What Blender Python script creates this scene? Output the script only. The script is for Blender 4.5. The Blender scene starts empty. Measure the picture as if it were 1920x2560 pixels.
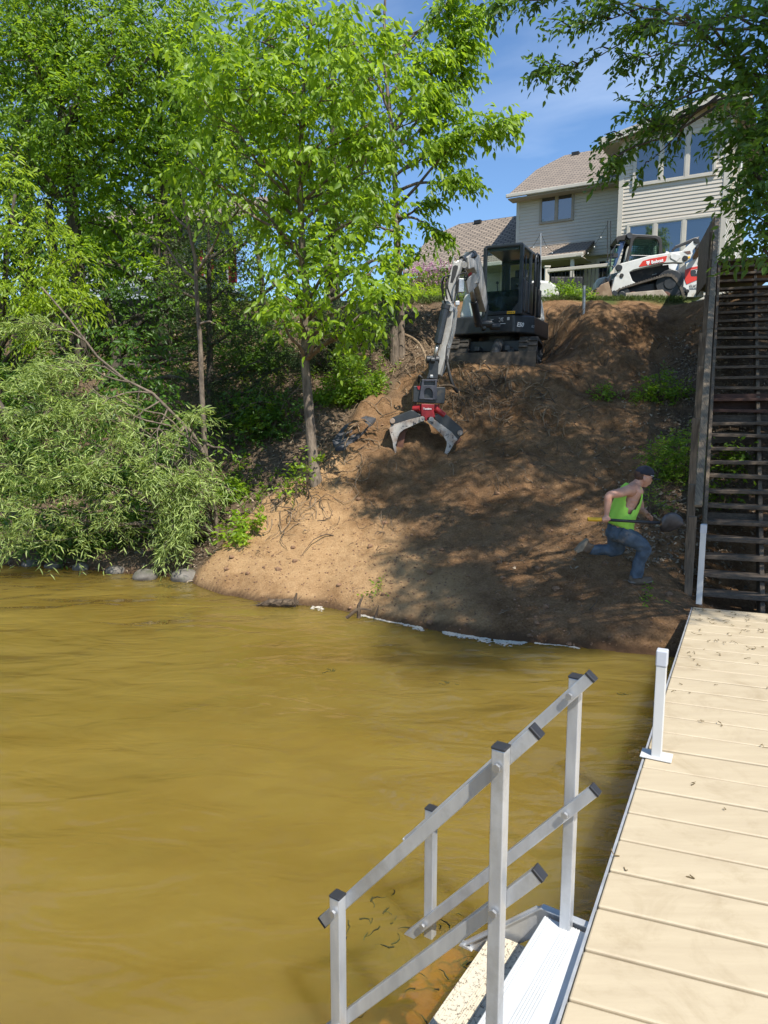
import bpy, math, random
import numpy as np
from mathutils import Vector, Matrix
random.seed(7); rng = np.random.default_rng(7)
sc = bpy.context.scene; COL = sc.collection
R = math.radians
# ---------------------------------------------------------------- camera, sky, sun
CAMZ = 2.5; PITCH = R(8.1); F = 1775.0
cam = bpy.data.cameras.new('camera'); camo = bpy.data.objects.new('camera', cam); COL.objects.link(camo)
cam.sensor_fit = 'VERTICAL'; cam.sensor_height = 36; cam.lens = 36 * F / 2560; cam.clip_start = .05; cam.clip_end = 3000
camo.location = (0, 0, CAMZ); camo.rotation_euler = (R(90) - PITCH, 0, 0); sc.camera = camo
SUN_EL = R(55); SAZ = (.53, -.848)          # horizontal direction towards the sun
w = bpy.data.worlds.new('World'); sc.world = w; w.use_nodes = True
nt = w.node_tree; nt.nodes.clear()
out = nt.nodes.new('ShaderNodeOutputWorld'); bg = nt.nodes.new('ShaderNodeBackground'); sky = nt.nodes.new('ShaderNodeTexSky')
sky.sky_type = 'NISHITA'; sky.sun_disc = False; sky.sun_elevation = SUN_EL; sky.sun_rotation = math.atan2(SAZ[0], SAZ[1])
sky.air_density = 1.0; sky.dust_density = .35; sky.ozone_density = 3.5
tc = nt.nodes.new('ShaderNodeTexCoord'); mp = nt.nodes.new('ShaderNodeMapping'); mp.inputs['Scale'].default_value = (1.2, 1.2, 5)
mp.inputs['Rotation'].default_value = (.25, .1, 0)
nz = nt.nodes.new('ShaderNodeTexNoise'); nz.inputs['Scale'].default_value = 1.6; nz.inputs['Detail'].default_value = 8; nz.inputs['Distortion'].default_value = .5
cr = nt.nodes.new('ShaderNodeValToRGB'); cr.color_ramp.elements[0].position = .5; cr.color_ramp.elements[1].position = .85
cr.color_ramp.elements[1].color = (.28, .28, .28, 1)
mx = nt.nodes.new('ShaderNodeMix'); mx.data_type = 'RGBA'; mx.inputs[7].default_value = (10, 10.8, 11.6, 1)
L = nt.links.new
L(tc.outputs['Generated'], mp.inputs[0]); L(mp.outputs[0], nz.inputs[0]); L(nz.outputs['Fac'], cr.inputs[0]); L(cr.outputs[0], mx.inputs[0])
ml = nt.nodes.new('ShaderNodeMix'); ml.data_type = 'RGBA'; ml.blend_type = 'MULTIPLY'; ml.inputs[0].default_value = 1; ml.inputs[7].default_value = (.84, .98, 1.10, 1); L(sky.outputs[0], ml.inputs[6]); L(ml.outputs[2], mx.inputs[6]); L(mx.outputs[2], bg.inputs[0]); bg.inputs[1].default_value = .122; L(bg.outputs[0], out.inputs[0])
sl = bpy.data.lights.new('sun', 'SUN'); sl.energy = 5.0; sl.angle = R(.53); sl.color = (1, .95, .86)
so = bpy.data.objects.new('sun', sl); COL.objects.link(so)
SD = Vector((SAZ[0] * math.cos(SUN_EL), SAZ[1] * math.cos(SUN_EL), math.sin(SUN_EL)))
so.rotation_euler = SD.to_track_quat('Z', 'Y').to_euler(); so.location = (30, -30, 50)
sc.view_settings.view_transform = 'Standard'; sc.view_settings.look = 'None'; sc.view_settings.exposure = .5; sc.view_settings.gamma = 1
sc.cycles.max_bounces = 6; sc.cycles.transparent_max_bounces = 12; sc.cycles.use_denoising = True
sc.cycles.sample_clamp_indirect = 4
# ---------------------------------------------------------------- picking: photo pixel -> ray -> world
cP, sP = math.cos(PITCH), math.sin(PITCH); K = 1920 / 1659.0
def ray(u, v):
    dx = (u - 960) / F; dv = (1280 - v) / F
    return np.array([dx, cP + dv * sP, dv * cP - sP])
def PX(u, v, Y):
    d = ray(u, v); k = Y / d[1]; return np.array([0, 0, CAMZ]) + d * k
def D(x, y, Y): return PX(x * K, y * K, Y)         # same, in 1659-wide coordinates
def G(u, v, z):
    d = ray(u, v); k = (z - CAMZ) / d[2]; return np.array([0, 0, CAMZ]) + d * k
def GD(x, y, z=0.): return G(x * K, y * K, z)
def nrm(a):
    a = np.asarray(a, float); return a / (np.linalg.norm(a, axis=-1, keepdims=True) + 1e-9)
# ---------------------------------------------------------------- numpy noise
def vnoise(x, y, seed=0):
    xi = np.floor(x).astype(np.int64); yi = np.floor(y).astype(np.int64); xf = x - xi; yf = y - yi
    def h(a, b):
        n = (a * 374761393 + b * 668265263 + seed * 974711) & 0xffffffff
        n = ((n ^ (n >> 13)) * 1274126177) & 0xffffffff
        return ((n ^ (n >> 16)) & 0xffff) / 65535.0
    u = xf * xf * (3 - 2 * xf); v = yf * yf * (3 - 2 * yf)
    return (h(xi, yi) * (1 - u) + h(xi + 1, yi) * u) * (1 - v) + (h(xi, yi + 1) * (1 - u) + h(xi + 1, yi + 1) * u) * v
def fbm(x, y, o=4, seed=0):
    s = 0; a = .5
    for i in range(o):
        s = s + a * (vnoise(x, y, seed + i) - .5); x = x * 2.03 + 7.1; y = y * 2.03 + 3.7; a *= .5
    return s
# ---------------------------------------------------------------- terrain height
_sh = [GD(0, 1222), GD(150, 1228), GD(300, 1240), GD(400, 1250), GD(420, 1263), GD(480, 1286), GD(560, 1300), GD(690, 1312), GD(800, 1335), GD(900, 1355),
       GD(1000, 1372), GD(1200, 1396), GD(1330, 1408), GD(1470, 1420)]
_sx = np.array([-60, -12] + [p[0] for p in _sh] + [5, 60]); _sy = np.array([14, 12] + [p[1] for p in _sh] + [6.9, 6.0])
def shore(x): return np.interp(x, _sx, _sy)
TOPY = 17.6; TOPZ = 5.2
_e = [GD(418, 1262), D(540, 1160, 11.0), D(680, 1043, 12.2), D(830, 850, 14.0), D(985, 745, 16.0)]
_ey = np.array([8.0] + [p[1] for p in _e] + [17.5, 30]); _ex = np.array([-2.9] + [p[0] for p in _e] + [1.2, 3.0])
def sandmask(x, y):
    return 1 / (1 + np.exp(np.clip(-(x - np.interp(y, _ey, _ex) + .10 + fbm(x * 1.3, y * 1.3, 3, 5) * .5) / .08, -60, 60)))
EXC = np.array([2.43, 15.35]); EXZ = 3.42
def terr(x, y, fine=True):
    x = np.asarray(x, float); y = np.asarray(y, float)
    ys = shore(x) + fbm(x * 1.5, y * 0, 3, 9) * .25
    s = (y - ys) / (TOPY - ys)
    z = TOPZ * np.interp(s, [-3, -.3, -.02, 0, .03, .14, .32, .415, .57, .734, .9, 1, 1.08], [-.5, -.25, -.08, 0, .032, .10, .25, .345, .53, .69, .9, .985, 1.0])
    z = z + np.clip(y - TOPY, 0, 60) * .05
    m = sandmask(x, y); on = np.clip(s * 8, 0, 1) * np.clip((1.02 - s) * 9, 0, 1)
    z = z + (m - .5) * .34 * np.clip(s * 6, 0, 1) * np.clip((1.0 - s) * 4, 0, 1) * np.exp(-((x - np.interp(y, _ey, _ex)) / 1.6) ** 2)
    amp = on * (.35 + .65 * m)
    z = z + amp * (fbm(x * .9, y * .9, 3, 1) * .55 * np.clip(s * 2.5, .1, 1))
    if fine:
        z = z + amp * (fbm(x * 3.1, y * 3.1, 4, 3) * .17 * np.clip(s * 4, .25, 1)) + on * fbm(x * 9, y * 9, 3, 4) * .06
        z = z + amp * fbm(x * 4.5 + fbm(x, y, 2, 71) * 3, y * .9, 3, 72) * .16 * np.clip((s - .2) * 4, 0, 1)
        r = fbm(x * 2.2 + fbm(x, y, 2, 8) * 2, y * 2.2, 3, 12); z = z - amp * np.clip(.03 - np.abs(r), 0, .03) * 3.2 * np.clip((s - .35) * 4, 0, 1)
    stz = .36 + (y - 8.2) * .752 - .50; sx_ = np.interp(y, [8.2, 14.9], [3.75, 6.77]); km = 1 / (1 + np.exp(-np.clip((x - sx_ + .05) / .16, -30, 30))) * (x < sx_ + 6) * np.clip((y - 7.45) / .3, 0, 1)
    tg = np.clip(stz, .10, 4.95); tg = np.where(y > 15, np.maximum(tg, z), tg); z = z + km * (tg - z)
    # spoil mound on the right of the digger
    a = D(1330, 760, 15.6); z = z + .45 * np.exp(-(((x - a[0]) / 1.5) ** 2 + ((y - a[1]) / .9) ** 2))
    d = np.sqrt(((x - EXC[0]) / 1.45) ** 2 + ((y - EXC[1]) / 1.5) ** 2); k = 1 / (1 + np.exp(np.clip((d - 1.0) / .13, -60, 60))); z = z * (1 - k) + k * (EXZ + fbm(x * 4, y * 4, 2, 2) * .05)
    gl = np.clip((y - 17.4) / .6, 0, 1); z = z + gl * fbm(x * .5, y * .5, 2, 6) * .12
    return z
def TZ(x, y): return float(terr(np.array([x]), np.array([y]))[0])
def HIT(u, v, y0=6.5, y1=60):
    Y = np.arange(y0, y1, .04); d = ray(u, v); k = Y / d[1]; X = d[0] * k; Z = CAMZ + d[2] * k
    b = np.where(Z < terr(X, Y))[0]
    i = b[0] if len(b) else len(Y) - 1
    return np.array([X[i], Y[i], float(terr(X[i:i+1], Y[i:i+1])[0])])
def HD(x, y, **k): return HIT(x * K, y * K, **k)
# ---------------------------------------------------------------- materials
def newmat(name):
    m = bpy.data.materials.new(name); m.use_nodes = True; return m, m.node_tree, m.node_tree.nodes['Principled BSDF']
def rampnode(nt, stops):
    c = nt.nodes.new('ShaderNodeValToRGB'); e = c.color_ramp.elements
    while len(e) < len(stops): e.new(.5)
    for i, (p, col) in enumerate(stops): e[i].position = p; e[i].color = (*col, 1)
    return c
def coords(nt, scale=(1, 1, 1), kind='Object', rot=(0, 0, 0)):
    t = nt.nodes.new('ShaderNodeTexCoord'); m = nt.nodes.new('ShaderNodeMapping'); m.inputs['Scale'].default_value = scale; m.inputs['Rotation'].default_value = rot
    nt.links.new(t.outputs[kind], m.inputs[0]); return m.outputs[0]
def noise(nt, vec, scale, detail=5, rough=.55, dist=0):
    n = nt.nodes.new('ShaderNodeTexNoise'); n.inputs['Scale'].default_value = scale; n.inputs['Detail'].default_value = detail
    n.inputs['Roughness'].default_value = rough; n.inputs['Distortion'].default_value = dist; nt.links.new(vec, n.inputs['Vector']); return n.outputs['Fac']
def bump(nt, h, strength, dist=.02, prev=None):
    b = nt.nodes.new('ShaderNodeBump'); b.inputs['Strength'].default_value = strength; b.inputs['Distance'].default_value = dist
    nt.links.new(h, b.inputs['Height'])
    if prev: nt.links.new(prev, b.inputs['Normal'])
    return b.outputs[0]
def M(name, c1, c2=None, scale=8, rough=.6, metal=0, bs=0, bscale=None, stretch=(1, 1, 1), spec=.5, lo=.35, hi=.65, bd=.01, dirt=None, dirt_lo=.55):
    m, t, b = newmat(name); c2 = c2 or tuple(x * .8 for x in c1)
    v = coords(t, stretch); f = noise(t, v, scale); r = rampnode(t, [(lo, c2), (hi, c1)]); t.links.new(f, r.inputs[0]); col = r.outputs[0]
    if dirt:
        f2 = noise(t, coords(t), 3.1, 8, .7); r2 = rampnode(t, [(dirt_lo, (0, 0, 0)), (dirt_lo + .15, (1, 1, 1))]); t.links.new(f2, r2.inputs[0])
        x = t.nodes.new('ShaderNodeMix'); x.data_type = 'RGBA'; t.links.new(r2.outputs[0], x.inputs[0]); t.links.new(col, x.inputs[6]); x.inputs[7].default_value = (*dirt, 1); col = x.outputs[2]
    t.links.new(col, b.inputs['Base Color']); b.inputs['Roughness'].default_value = rough; b.inputs['Metallic'].default_value = metal; b.inputs['Specular IOR Level'].default_value = spec
    if bs: t.links.new(bump(t, noise(t, v, bscale or scale * 3), bs, bd), b.inputs['Normal'])
    return m
def leafmat(name, c1, c2, tr, trmix=.4, rough=.45):
    m, t, b = newmat(name)
    a = t.nodes.new('ShaderNodeAttribute'); a.attribute_name = 'rnd'
    r = rampnode(t, [(0, c2), (.75, c1), (1, tuple(min(1, x * 1.5) for x in c1))]); t.links.new(a.outputs['Fac'], r.inputs[0]); t.links.new(r.outputs[0], b.inputs['Base Color'])
    b.inputs['Roughness'].default_value = rough
    tb = t.nodes.new('ShaderNodeBsdfTranslucent'); r2 = rampnode(t, [(0, tuple(x * .7 for x in tr)), (1, tr)]); t.links.new(a.outputs['Fac'], r2.inputs[0]); t.links.new(r2.outputs[0], tb.inputs[0])
    x = t.nodes.new('ShaderNodeMixShader'); x.inputs[0].default_value = trmix
    t.links.new(b.outputs[0], x.inputs[1]); t.links.new(tb.outputs[0], x.inputs[2]); t.links.new(x.outputs[0], t.nodes['Material Output'].inputs[0]); return m
def glassmat(name, tint=(.93, .97, .96), a=.93):
    m, t, b = newmat(name); tr = t.nodes.new('ShaderNodeBsdfTransparent'); tr.inputs[0].default_value = (*tint, 1)
    b.inputs['Base Color'].default_value = (.03, .05, .05, 1); b.inputs['Roughness'].default_value = .04
    x = t.nodes.new('ShaderNodeMixShader'); x.inputs[0].default_value = a; t.links.new(b.outputs[0], x.inputs[1]); t.links.new(tr.outputs[0], x.inputs[2])
    t.links.new(x.outputs[0], t.nodes['Material Output'].inputs[0]); return m
# ---------------------------------------------------------------- mesh helpers
def mkmesh(name, V, Fs, mats, rnd=None, smooth=False, uv=None):
    """V (n,3); Fs list of int arrays (m,k)"""
    me = bpy.data.meshes.new(name); V = np.asarray(V, np.float32); me.vertices.add(len(V)); me.vertices.foreach_set('co', V.ravel())
    Fs = [np.asarray(f, np.int32) for f in Fs if len(f)]
    li = np.concatenate([f.ravel() for f in Fs]); tot = np.concatenate([np.full(len(f), f.shape[1], np.int32) for f in Fs]); st = np.concatenate([[0], np.cumsum(tot)[:-1]]).astype(np.int32)
    me.loops.add(len(li)); me.loops.foreach_set('vertex_index', li); me.polygons.add(len(tot)); me.polygons.foreach_set('loop_start', st)
    try: me.polygons.foreach_set('loop_total', tot)
    except Exception: pass
    if smooth: me.polygons.foreach_set('use_smooth', np.ones(len(tot), bool))
    me.update(calc_edges=True); me.validate()
    if rnd is not None:
        a = me.attributes.new('rnd', 'FLOAT', 'POINT'); a.data.foreach_set('value', np.asarray(rnd, np.float32))
    for m in (mats if isinstance(mats, (list, tuple)) else [mats]): me.materials.append(m)
    return me
def pinv(root): return (Matrix.Translation(root.location) @ root.rotation_euler.to_matrix().to_4x4()).inverted()
ORIG = {}
def link(name, me, parent=None):
    o = bpy.data.objects.new(name, me); COL.objects.link(o)
    if parent is not None:
        o.parent = parent; mi = Matrix.Identity(4); q = parent
        # world-coordinate meshes: undo every ancestor
        o.matrix_parent_inverse = ORIG.get(parent.name, pinv(parent) if parent.type == 'EMPTY' else Matrix.Identity(4))
    return o
def tag(o, label=None, cat=None, group=None, kind=None):
    if label: o['label'] = label
    if cat: o['category'] = cat
    if group: o['group'] = group
    if kind: o['kind'] = kind
    return o
def thing(name, label, cat, loc, group=None, rz=0):
    o = bpy.data.objects.new(name, None); o.empty_display_size = .2; COL.objects.link(o); o.location = tuple(float(a) for a in loc); o.rotation_euler = (0, 0, rz)
    return tag(o, label, cat, group)
class MB:
    def __init__(s): s.v = []; s.f = []
    def add(s, V, Fc):
        b = len(s.v); s.v += [tuple(float(c) for c in p) for p in V]; s.f += [tuple(i + b for i in f) for f in Fc]; return s
    def hexa(s, p):
        return s.add(p, [(0, 3, 2, 1), (4, 5, 6, 7), (0, 1, 5, 4), (1, 2, 6, 5), (2, 3, 7, 6), (3, 0, 4, 7)])
    def box(s, c, sz, ax=None):
        c = np.array(c, float); ax = np.eye(3) if ax is None else np.array(ax, float); h = [ax[i] * sz[i] / 2 for i in range(3)]
        P = [c + a * h[0] + b * h[1] + d * h[2] for d in (-1, 1) for a, b in ((-1, -1), (1, -1), (1, 1), (-1, 1))]
        return s.hexa(P)
    def mm(s, a, b):
        a = np.array(a, float); b = np.array(b, float); return s.box((a + b) / 2, np.abs(b - a))
    def prism(s, poly, ext):
        poly = [np.array(p, float) for p in poly]; ext = np.array(ext, float); n = len(poly)
        return s.add(poly + [p + ext for p in poly], [tuple(range(n)), tuple(range(2 * n - 1, n - 1, -1))] + [(i, i + n, (i + 1) % n + n, (i + 1) % n) for i in range(n)])
    def tube(s, pts, r, n=8, cap=True, up=(0, 0, 1)):
        pts = [np.array(p, float) for p in pts]; rs = r if isinstance(r, (list, tuple, np.ndarray)) else [r] * len(pts); V = []; last = None
        for i, p in enumerate(pts):
            d = nrm(pts[min(i + 1, len(pts) - 1)] - pts[max(i - 1, 0)])
            if last is None: a = np.cross(d, up); a = a if np.linalg.norm(a) > .05 else np.cross(d, (1, 0, 0))
            else: a = last - d * np.dot(last, d)
            a = nrm(a); last = a; b = np.cross(d, a)
            V += [p + (a * math.cos(t) + b * math.sin(t)) * rs[i] for t in [2 * math.pi * (k + .5) / n for k in range(n)]]
        Fc = [(i * n + k, i * n + (k + 1) % n, (i + 1) * n + (k + 1) % n, (i + 1) * n + k) for i in range(len(pts) - 1) for k in range(n)]
        if cap: Fc += [tuple(range(n - 1, -1, -1)), tuple((len(pts) - 1) * n + k for k in range(n))]
        return s.add(V, Fc)
    def sweep(s, pts, w, h, side):
        """box section swept along pts; side = width direction; w,h may be lists (full sizes)"""
        pts = [np.array(p, float) for p in pts]; side = nrm(side); V = []
        W = w if isinstance(w, (list, tuple)) else [w] * len(pts); H = h if isinstance(h, (list, tuple)) else [h] * len(pts)
        for i, p in enumerate(pts):
            d = nrm(pts[min(i + 1, len(pts) - 1)] - pts[max(i - 1, 0)]); up = nrm(np.cross(side, d)); a = side * W[i] / 2; b = up * H[i] / 2
            V += [p - a - b, p + a - b, p + a + b, p - a + b]
        Fc = [(i * 4 + k, i * 4 + (k + 1) % 4, (i + 1) * 4 + (k + 1) % 4, (i + 1) * 4 + k) for i in range(len(pts) - 1) for k in range(4)]
        e = (len(pts) - 1) * 4; Fc += [(3, 2, 1, 0), (e, e + 1, e + 2, e + 3)]
        return s.add(V, Fc)
    def ball(s, c, r, nu=12, nv=8, ax=None, jit=0):
        c = np.array(c, float); r = (r, r, r) if np.isscalar(r) else r; ax = np.eye(3) if ax is None else np.array(ax); V = []
        for j in range(nv + 1):
            t = math.pi * j / nv
            for i in range(nu):
                a = 2 * math.pi * i / nu; k = 1 + (random.uniform(-jit, jit) if jit and 0 < j < nv else 0)
                V.append(c + k * (ax[0] * r[0] * math.sin(t) * math.cos(a) + ax[1] * r[1] * math.sin(t) * math.sin(a) + ax[2] * r[2] * math.cos(t)))
        return s.add(V, [(j * nu + i, (j + 1) * nu + i, (j + 1) * nu + (i + 1) % nu, j * nu + (i + 1) % nu) for j in range(nv) for i in range(nu)])
    def build(s, name, mat, parent=None, smooth=False, bevel=0, seg=2, uv=None):
        me = bpy.data.meshes.new(name); me.from_pydata(s.v, [], s.f); me.validate()
        if smooth: me.polygons.foreach_set('use_smooth', [True] * len(me.polygons))
        me.materials.append(mat); o = link(name, me, parent)
        if bevel:
            b = o.modifiers.new('b', 'BEVEL'); b.width = bevel; b.segments = seg; b.limit_method = 'ANGLE'; b.angle_limit = R(35)
        return o
def sub(name, mb, mat, parent, **k):      # sub-part: parent is a world-coordinate mesh
    o = mb.build(name, mat, None, **k); o.parent = parent; return o
def text(name, s, size, origin, ax, ay, mat, parent, ext=.004, shear=0, bold=0):
    cu = bpy.data.curves.new(name, 'FONT'); cu.body = s; cu.size = size; cu.extrude = ext; cu.shear = shear; cu.offset = bold; cu.resolution_u = 3
    t = bpy.data.objects.new(name, cu); COL.objects.link(t); dg = bpy.context.evaluated_depsgraph_get()
    me = bpy.data.meshes.new_from_object(t.evaluated_get(dg)); bpy.data.objects.remove(t)
    ax = nrm(ax); ay = nrm(np.array(ay) - ax * np.dot(ax, ay)); az = np.cross(ax, ay); mt = Matrix.Identity(4)
    for i in range(3): mt[i][0] = ax[i]; mt[i][1] = ay[i]; mt[i][2] = az[i]; mt[i][3] = origin[i]
    me.transform(mt); me.materials.clear(); me.materials.append(mat)
    o = bpy.data.objects.new(name, me); COL.objects.link(o); o.parent = parent
    if parent.type == 'EMPTY': o.matrix_parent_inverse = pinv(parent)
    return o
# ---------------------------------------------------------------- foliage
class Foliage:
    def __init__(s): s.P = []; s.D = []; s.L = []; s.W = []; s.tw = MB(); s.hang = .7; s.wr = .45
    def sprays(s, P, Dr, Ls, n, ll, hang=.6, droop=.3, jit=.3, sp=.35):
        P = np.asarray(P, float); Dr = nrm(Dr); S = len(P)
        if not S: return
        Ls = np.broadcast_to(Ls, (S,)); t = (np.arange(n) + .6) / n; t = t[None, :, None]
        base = P[:, None] + Dr[:, None] * Ls[:, None, None] * t; base[..., 2] -= droop * Ls[:, None] * t[..., 0] ** 2
        side = nrm(np.cross(Dr, [0, 0, 1.0])); sg = np.where(np.arange(n) % 2, 1, -1)[None, :, None]
        d = Dr[:, None] * .55 + side[:, None] * sg * .75 + rng.normal(0, jit, (S, n, 3)); d[..., 2] -= hang
        d = nrm(d); ln = ll * rng.uniform(.45, 1.3, (S, n))
        s.P.append(base.reshape(-1, 3)); s.D.append(d.reshape(-1, 3)); s.L.append(ln.ravel())
    def mesh(s, name, mat, parent, wr=.45, fold=.25, up=.8, curl=.25):
        P = np.concatenate(s.P); d = np.concatenate(s.D); Ln = np.concatenate(s.L)[:, None]; N = len(P)
        nn = rng.normal(0, .55, (N, 3)); nn[:, 2] += up; nn[:, 1] -= .25; nn = nn - d * np.sum(nn * d, 1, keepdims=True); nn = nrm(nn); wv = np.cross(d, nn)
        W = Ln * wr; f = fold * W
        a = P + d * Ln * .12
        V = np.stack([P, a + d * Ln * .16 + wv * W * .42 + nn * f * .5, a + d * Ln * .42 + wv * W * .4 + nn * f * .4, P + d * Ln - nn * Ln * curl * .5,
                      a + d * Ln * .42 - wv * W * .4 + nn * f * .4, a + d * Ln * .16 - wv * W * .42 + nn * f * .5], 1).reshape(-1, 3)
        i = np.arange(N)[:, None] * 6
        Fq = np.concatenate([i + np.array([[0, 1, 2, 3]]), i + np.array([[0, 3, 4, 5]])]); rn = np.repeat(rng.random(N), 6)
        return link(name, mkmesh(name, V, [Fq], mat, rnd=rn), parent)
def limbpath(a, b, sag=.15, n=7, jit=.05):
    a = np.array(a, float); b = np.array(b, float); Ln = np.linalg.norm(b - a); P = []
    m = a * .45 + b * .55; m[2] += sag * Ln; ph = random.uniform(0, 6)
    for i in range(n):
        t = i / (n - 1); p = a * (1 - t) ** 2 + 2 * m * t * (1 - t) + b * t * t
        p = p + np.array([math.sin(ph + 5 * t), math.cos(ph * 2 + 4 * t), math.sin(ph + 7 * t)]) * jit * Ln * math.sin(math.pi * t); P.append(p)
    return P
def at(P, t):
    x = t * (len(P) - 1); i = min(int(x), len(P) - 2); return P[i] * (1 - x + i) + P[i + 1] * (x - i), nrm(P[i + 1] - P[i])
def make_tree(name, label, cat, trunk, rad, lumps, tips, leafm, barkm, ll=.13, wr=.5, dens=26, spray_l=.45, nl=8, hang=.7, droop=.35, group=None, limb_r=.5, up=.8, parts=('trunk', 'crown'), tip_dense=1.0, sag=.12, jit=.3, tipspan=.25, lim=5, tip_r=.05):
    """trunk: points; lumps: (centre, radius[, density]) foliage masses; tips: (fraction along trunk, end[, spread]) open limbs"""
    root = thing(name, label, cat, trunk[0], group); tr = MB(); trunk = [np.array(p, float) for p in trunk]
    r0, r1 = rad; n = len(trunk); T = []
    for i in range((n - 1) * 3 + 1): T.append(at(trunk, i / ((n - 1) * 3))[0])
    if rad[0] > 0: tr.tube([T[0] - np.array([0, 0, .25])] + T, [r0 * 1.5] + [r0 * (1.25 if i == 0 else 1) * (1 - i / (len(T) - 1)) + r1 * (i / (len(T) - 1)) for i in range(len(T))], 9)
    fo = Foliage(); LP = []
    for lp in lumps:
        c, rr = np.array(lp[0], float), lp[1]; dn = lp[2] if len(lp) > 2 else 1
        rr = np.array([rr, rr, rr * .85]) if np.isscalar(rr) else np.array(rr)
        # limb feeding the mass
        best = min(range(len(T)), key=lambda i: abs(T[i][2] - (c[2] - np.linalg.norm(c[:2] - T[i][:2]) * .6)) + .3 * np.linalg.norm(T[i] - c))
        path = limbpath(T[best], c, sag * .6); rb = max(.012, r0 * limb_r * (1 - best / len(T)) + r1 * .4)
        tr.tube(path, [rb * (1 - .75 * i / 6) for i in range(7)], 6)
        nb = max(4, int(dens * dn * (rr[0] ** 2) * 4)); q = nrm(rng.normal(0, 1, (nb, 3))); rd = rng.uniform(.25, 1, (nb, 1)) ** .5
        pos = c + q * rr * rd; dr = nrm(q * [1, 1, .5] + rng.normal(0, .35, (nb, 3)) + [0, 0, .1])
        for p_, d_ in zip(pos[::lim], dr[::lim]):
            a_, _ = at(path, random.uniform(.45, 1)); tr.tube(limbpath(a_, p_, .05, 4), [.012, .009, .006, .004], 4, cap=False)
        k = 4; Pp = np.repeat(pos, k, 0) + rng.normal(0, .12, (nb * k, 3)) * rr[0] ** .5; Dd = np.repeat(dr, k, 0) + rng.normal(0, .55, (nb * k, 3)) * [1, 1, .5]
        fo.sprays(Pp, Dd, spray_l * rng.uniform(.5, 1.2, nb * k), nl, ll, hang, droop, jit)
    for tp in tips:
        a0, _ = at(trunk, tp[0]) if np.isscalar(tp[0]) else (np.array(tp[0], float), 0); e = np.array(tp[1], float); spn = tp[2] if len(tp) > 2 else .5
        path = limbpath(a0, e, sag, 9); Ln = np.linalg.norm(e - a0); rb = min(tip_r, max(.012, r0 * .45)) if r0 > 0 else .03
        tr.tube(path, [rb * (1 - .85 * i / 8) for i in range(9)], 6)
        m = int(10 * Ln * tip_dense)
        for j in range(m):
            t = random.uniform(tipspan, 1) ** .8; p, d_ = at(path, min(t, .999)); sd = nrm(np.cross(d_, [0, 0, 1])) * random.choice((-1, 1))
            dd = nrm(d_ * .8 + sd * random.uniform(.3, 1.1) + np.array([0, 0, random.uniform(-.35, .35)])); bl = spn * random.uniform(.4, 1.1) * (1.2 - .6 * t)
            e2 = p + dd * bl; tr.tube([p, (p + e2) / 2 + [0, 0, .03], e2], [.009, .006, .003], 4, cap=False)
            q = np.array([p + dd * bl * f for f in np.linspace(.3, 1, 4)]); fo.sprays(q, dd + rng.normal(0, .45, (4, 3)), spray_l * rng.uniform(.5, 1, 4), nl, ll, hang, droop, jit)
        fo.sprays([path[-2], path[-1]], [path[-1] - path[-2]] * 2, spray_l, nl, ll, hang, droop, jit)
    if tr.v: tr.build(parts[0], barkm, root, smooth=True)
    fo.mesh(parts[1], leafm, root, wr=wr, up=up); return root
def px_lumps(lst, Y, k=1.0):
    """(x,y,r[,dY[,dens]]) in 1659-wide pixels -> world lumps"""
    o = []
    for a in lst:
        yy = Y + (a[3] if len(a) > 3 else 0); c = D(a[0], a[1], yy); o.append((c, a[2] * K * yy / F * k, a[4] if len(a) > 4 else 1))
    return o
# ================================================================ MATERIALS
m_white = M('white paint', (.62, .62, .59), (.53, .53, .50), 5, .35, dirt=(.3, .24, .17), dirt_lo=.56)
m_shadewhite = M('shade greyed dirty white paint', (.44, .43, .41), (.34, .33, .31), 6, .4, dirt=(.2, .16, .12), dirt_lo=.54)  # boom and arm white greyed to imitate dappled shade, plus dirt blotches
m_grey = M('dark grey paint', (.035, .038, .042), (.022, .024, .027), 7, .38, dirt=(.09, .075, .055), dirt_lo=.6)
m_black = M('black rubber', (.02, .02, .02), (.012, .012, .012), 9, .6, dirt=(.08, .065, .05), dirt_lo=.55)
m_track = M('muddy track rubber', (.11, .09, .07), (.045, .04, .034), 9, .85, bs=.4)
m_red = M('red paint', (.30, .014, .02), (.2, .01, .014), 6, .45, dirt=(.12, .06, .04), dirt_lo=.58)
m_redd = M('red decal', (.62, .04, .02), (.5, .03, .02), 6, .4)
m_decal = M('white decal', (.8, .8, .8), (.7, .7, .7), 6, .5)
m_yel = M('yellow plastic', (.85, .5, .02), (.75, .42, .02), 6, .45)
m_steel = M('bare steel', (.5, .5, .5), (.38, .38, .38), 8, .38, .7)
m_rust = M('rusty steel', (.22, .10, .06), (.12, .06, .045), 9, .7, .3, bs=.4)
m_alu = M('aluminium', (.60, .61, .62), (.47, .48, .495), 14, .40, .5, stretch=(1, 1, .25), bs=.05, bscale=60, dirt=(.42, .42, .41), dirt_lo=.52)
m_aluw = M('white aluminium tread', (.72, .73, .72), (.62, .63, .62), 4, .45, .25)
m_cap = M('black plastic cap', (.03, .03, .033), rough=.45)
m_glass = glassmat('clear glass')
m_tint = glassmat('tinted glass', (.6, .78, .70), .86)
m_win, t_, b_ = newmat('window glass'); b_.inputs['Base Color'].default_value = (.012, .02, .035, 1); b_.inputs['Roughness'].default_value = .03; b_.inputs['IOR'].default_value = 2.6
t_.links.new(bump(t_, noise(t_, coords(t_), .9, 1), .03, .3), b_.inputs['Normal'])
m_dock, t_, b_ = newmat('tan dock board'); v_ = coords(t_)
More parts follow.
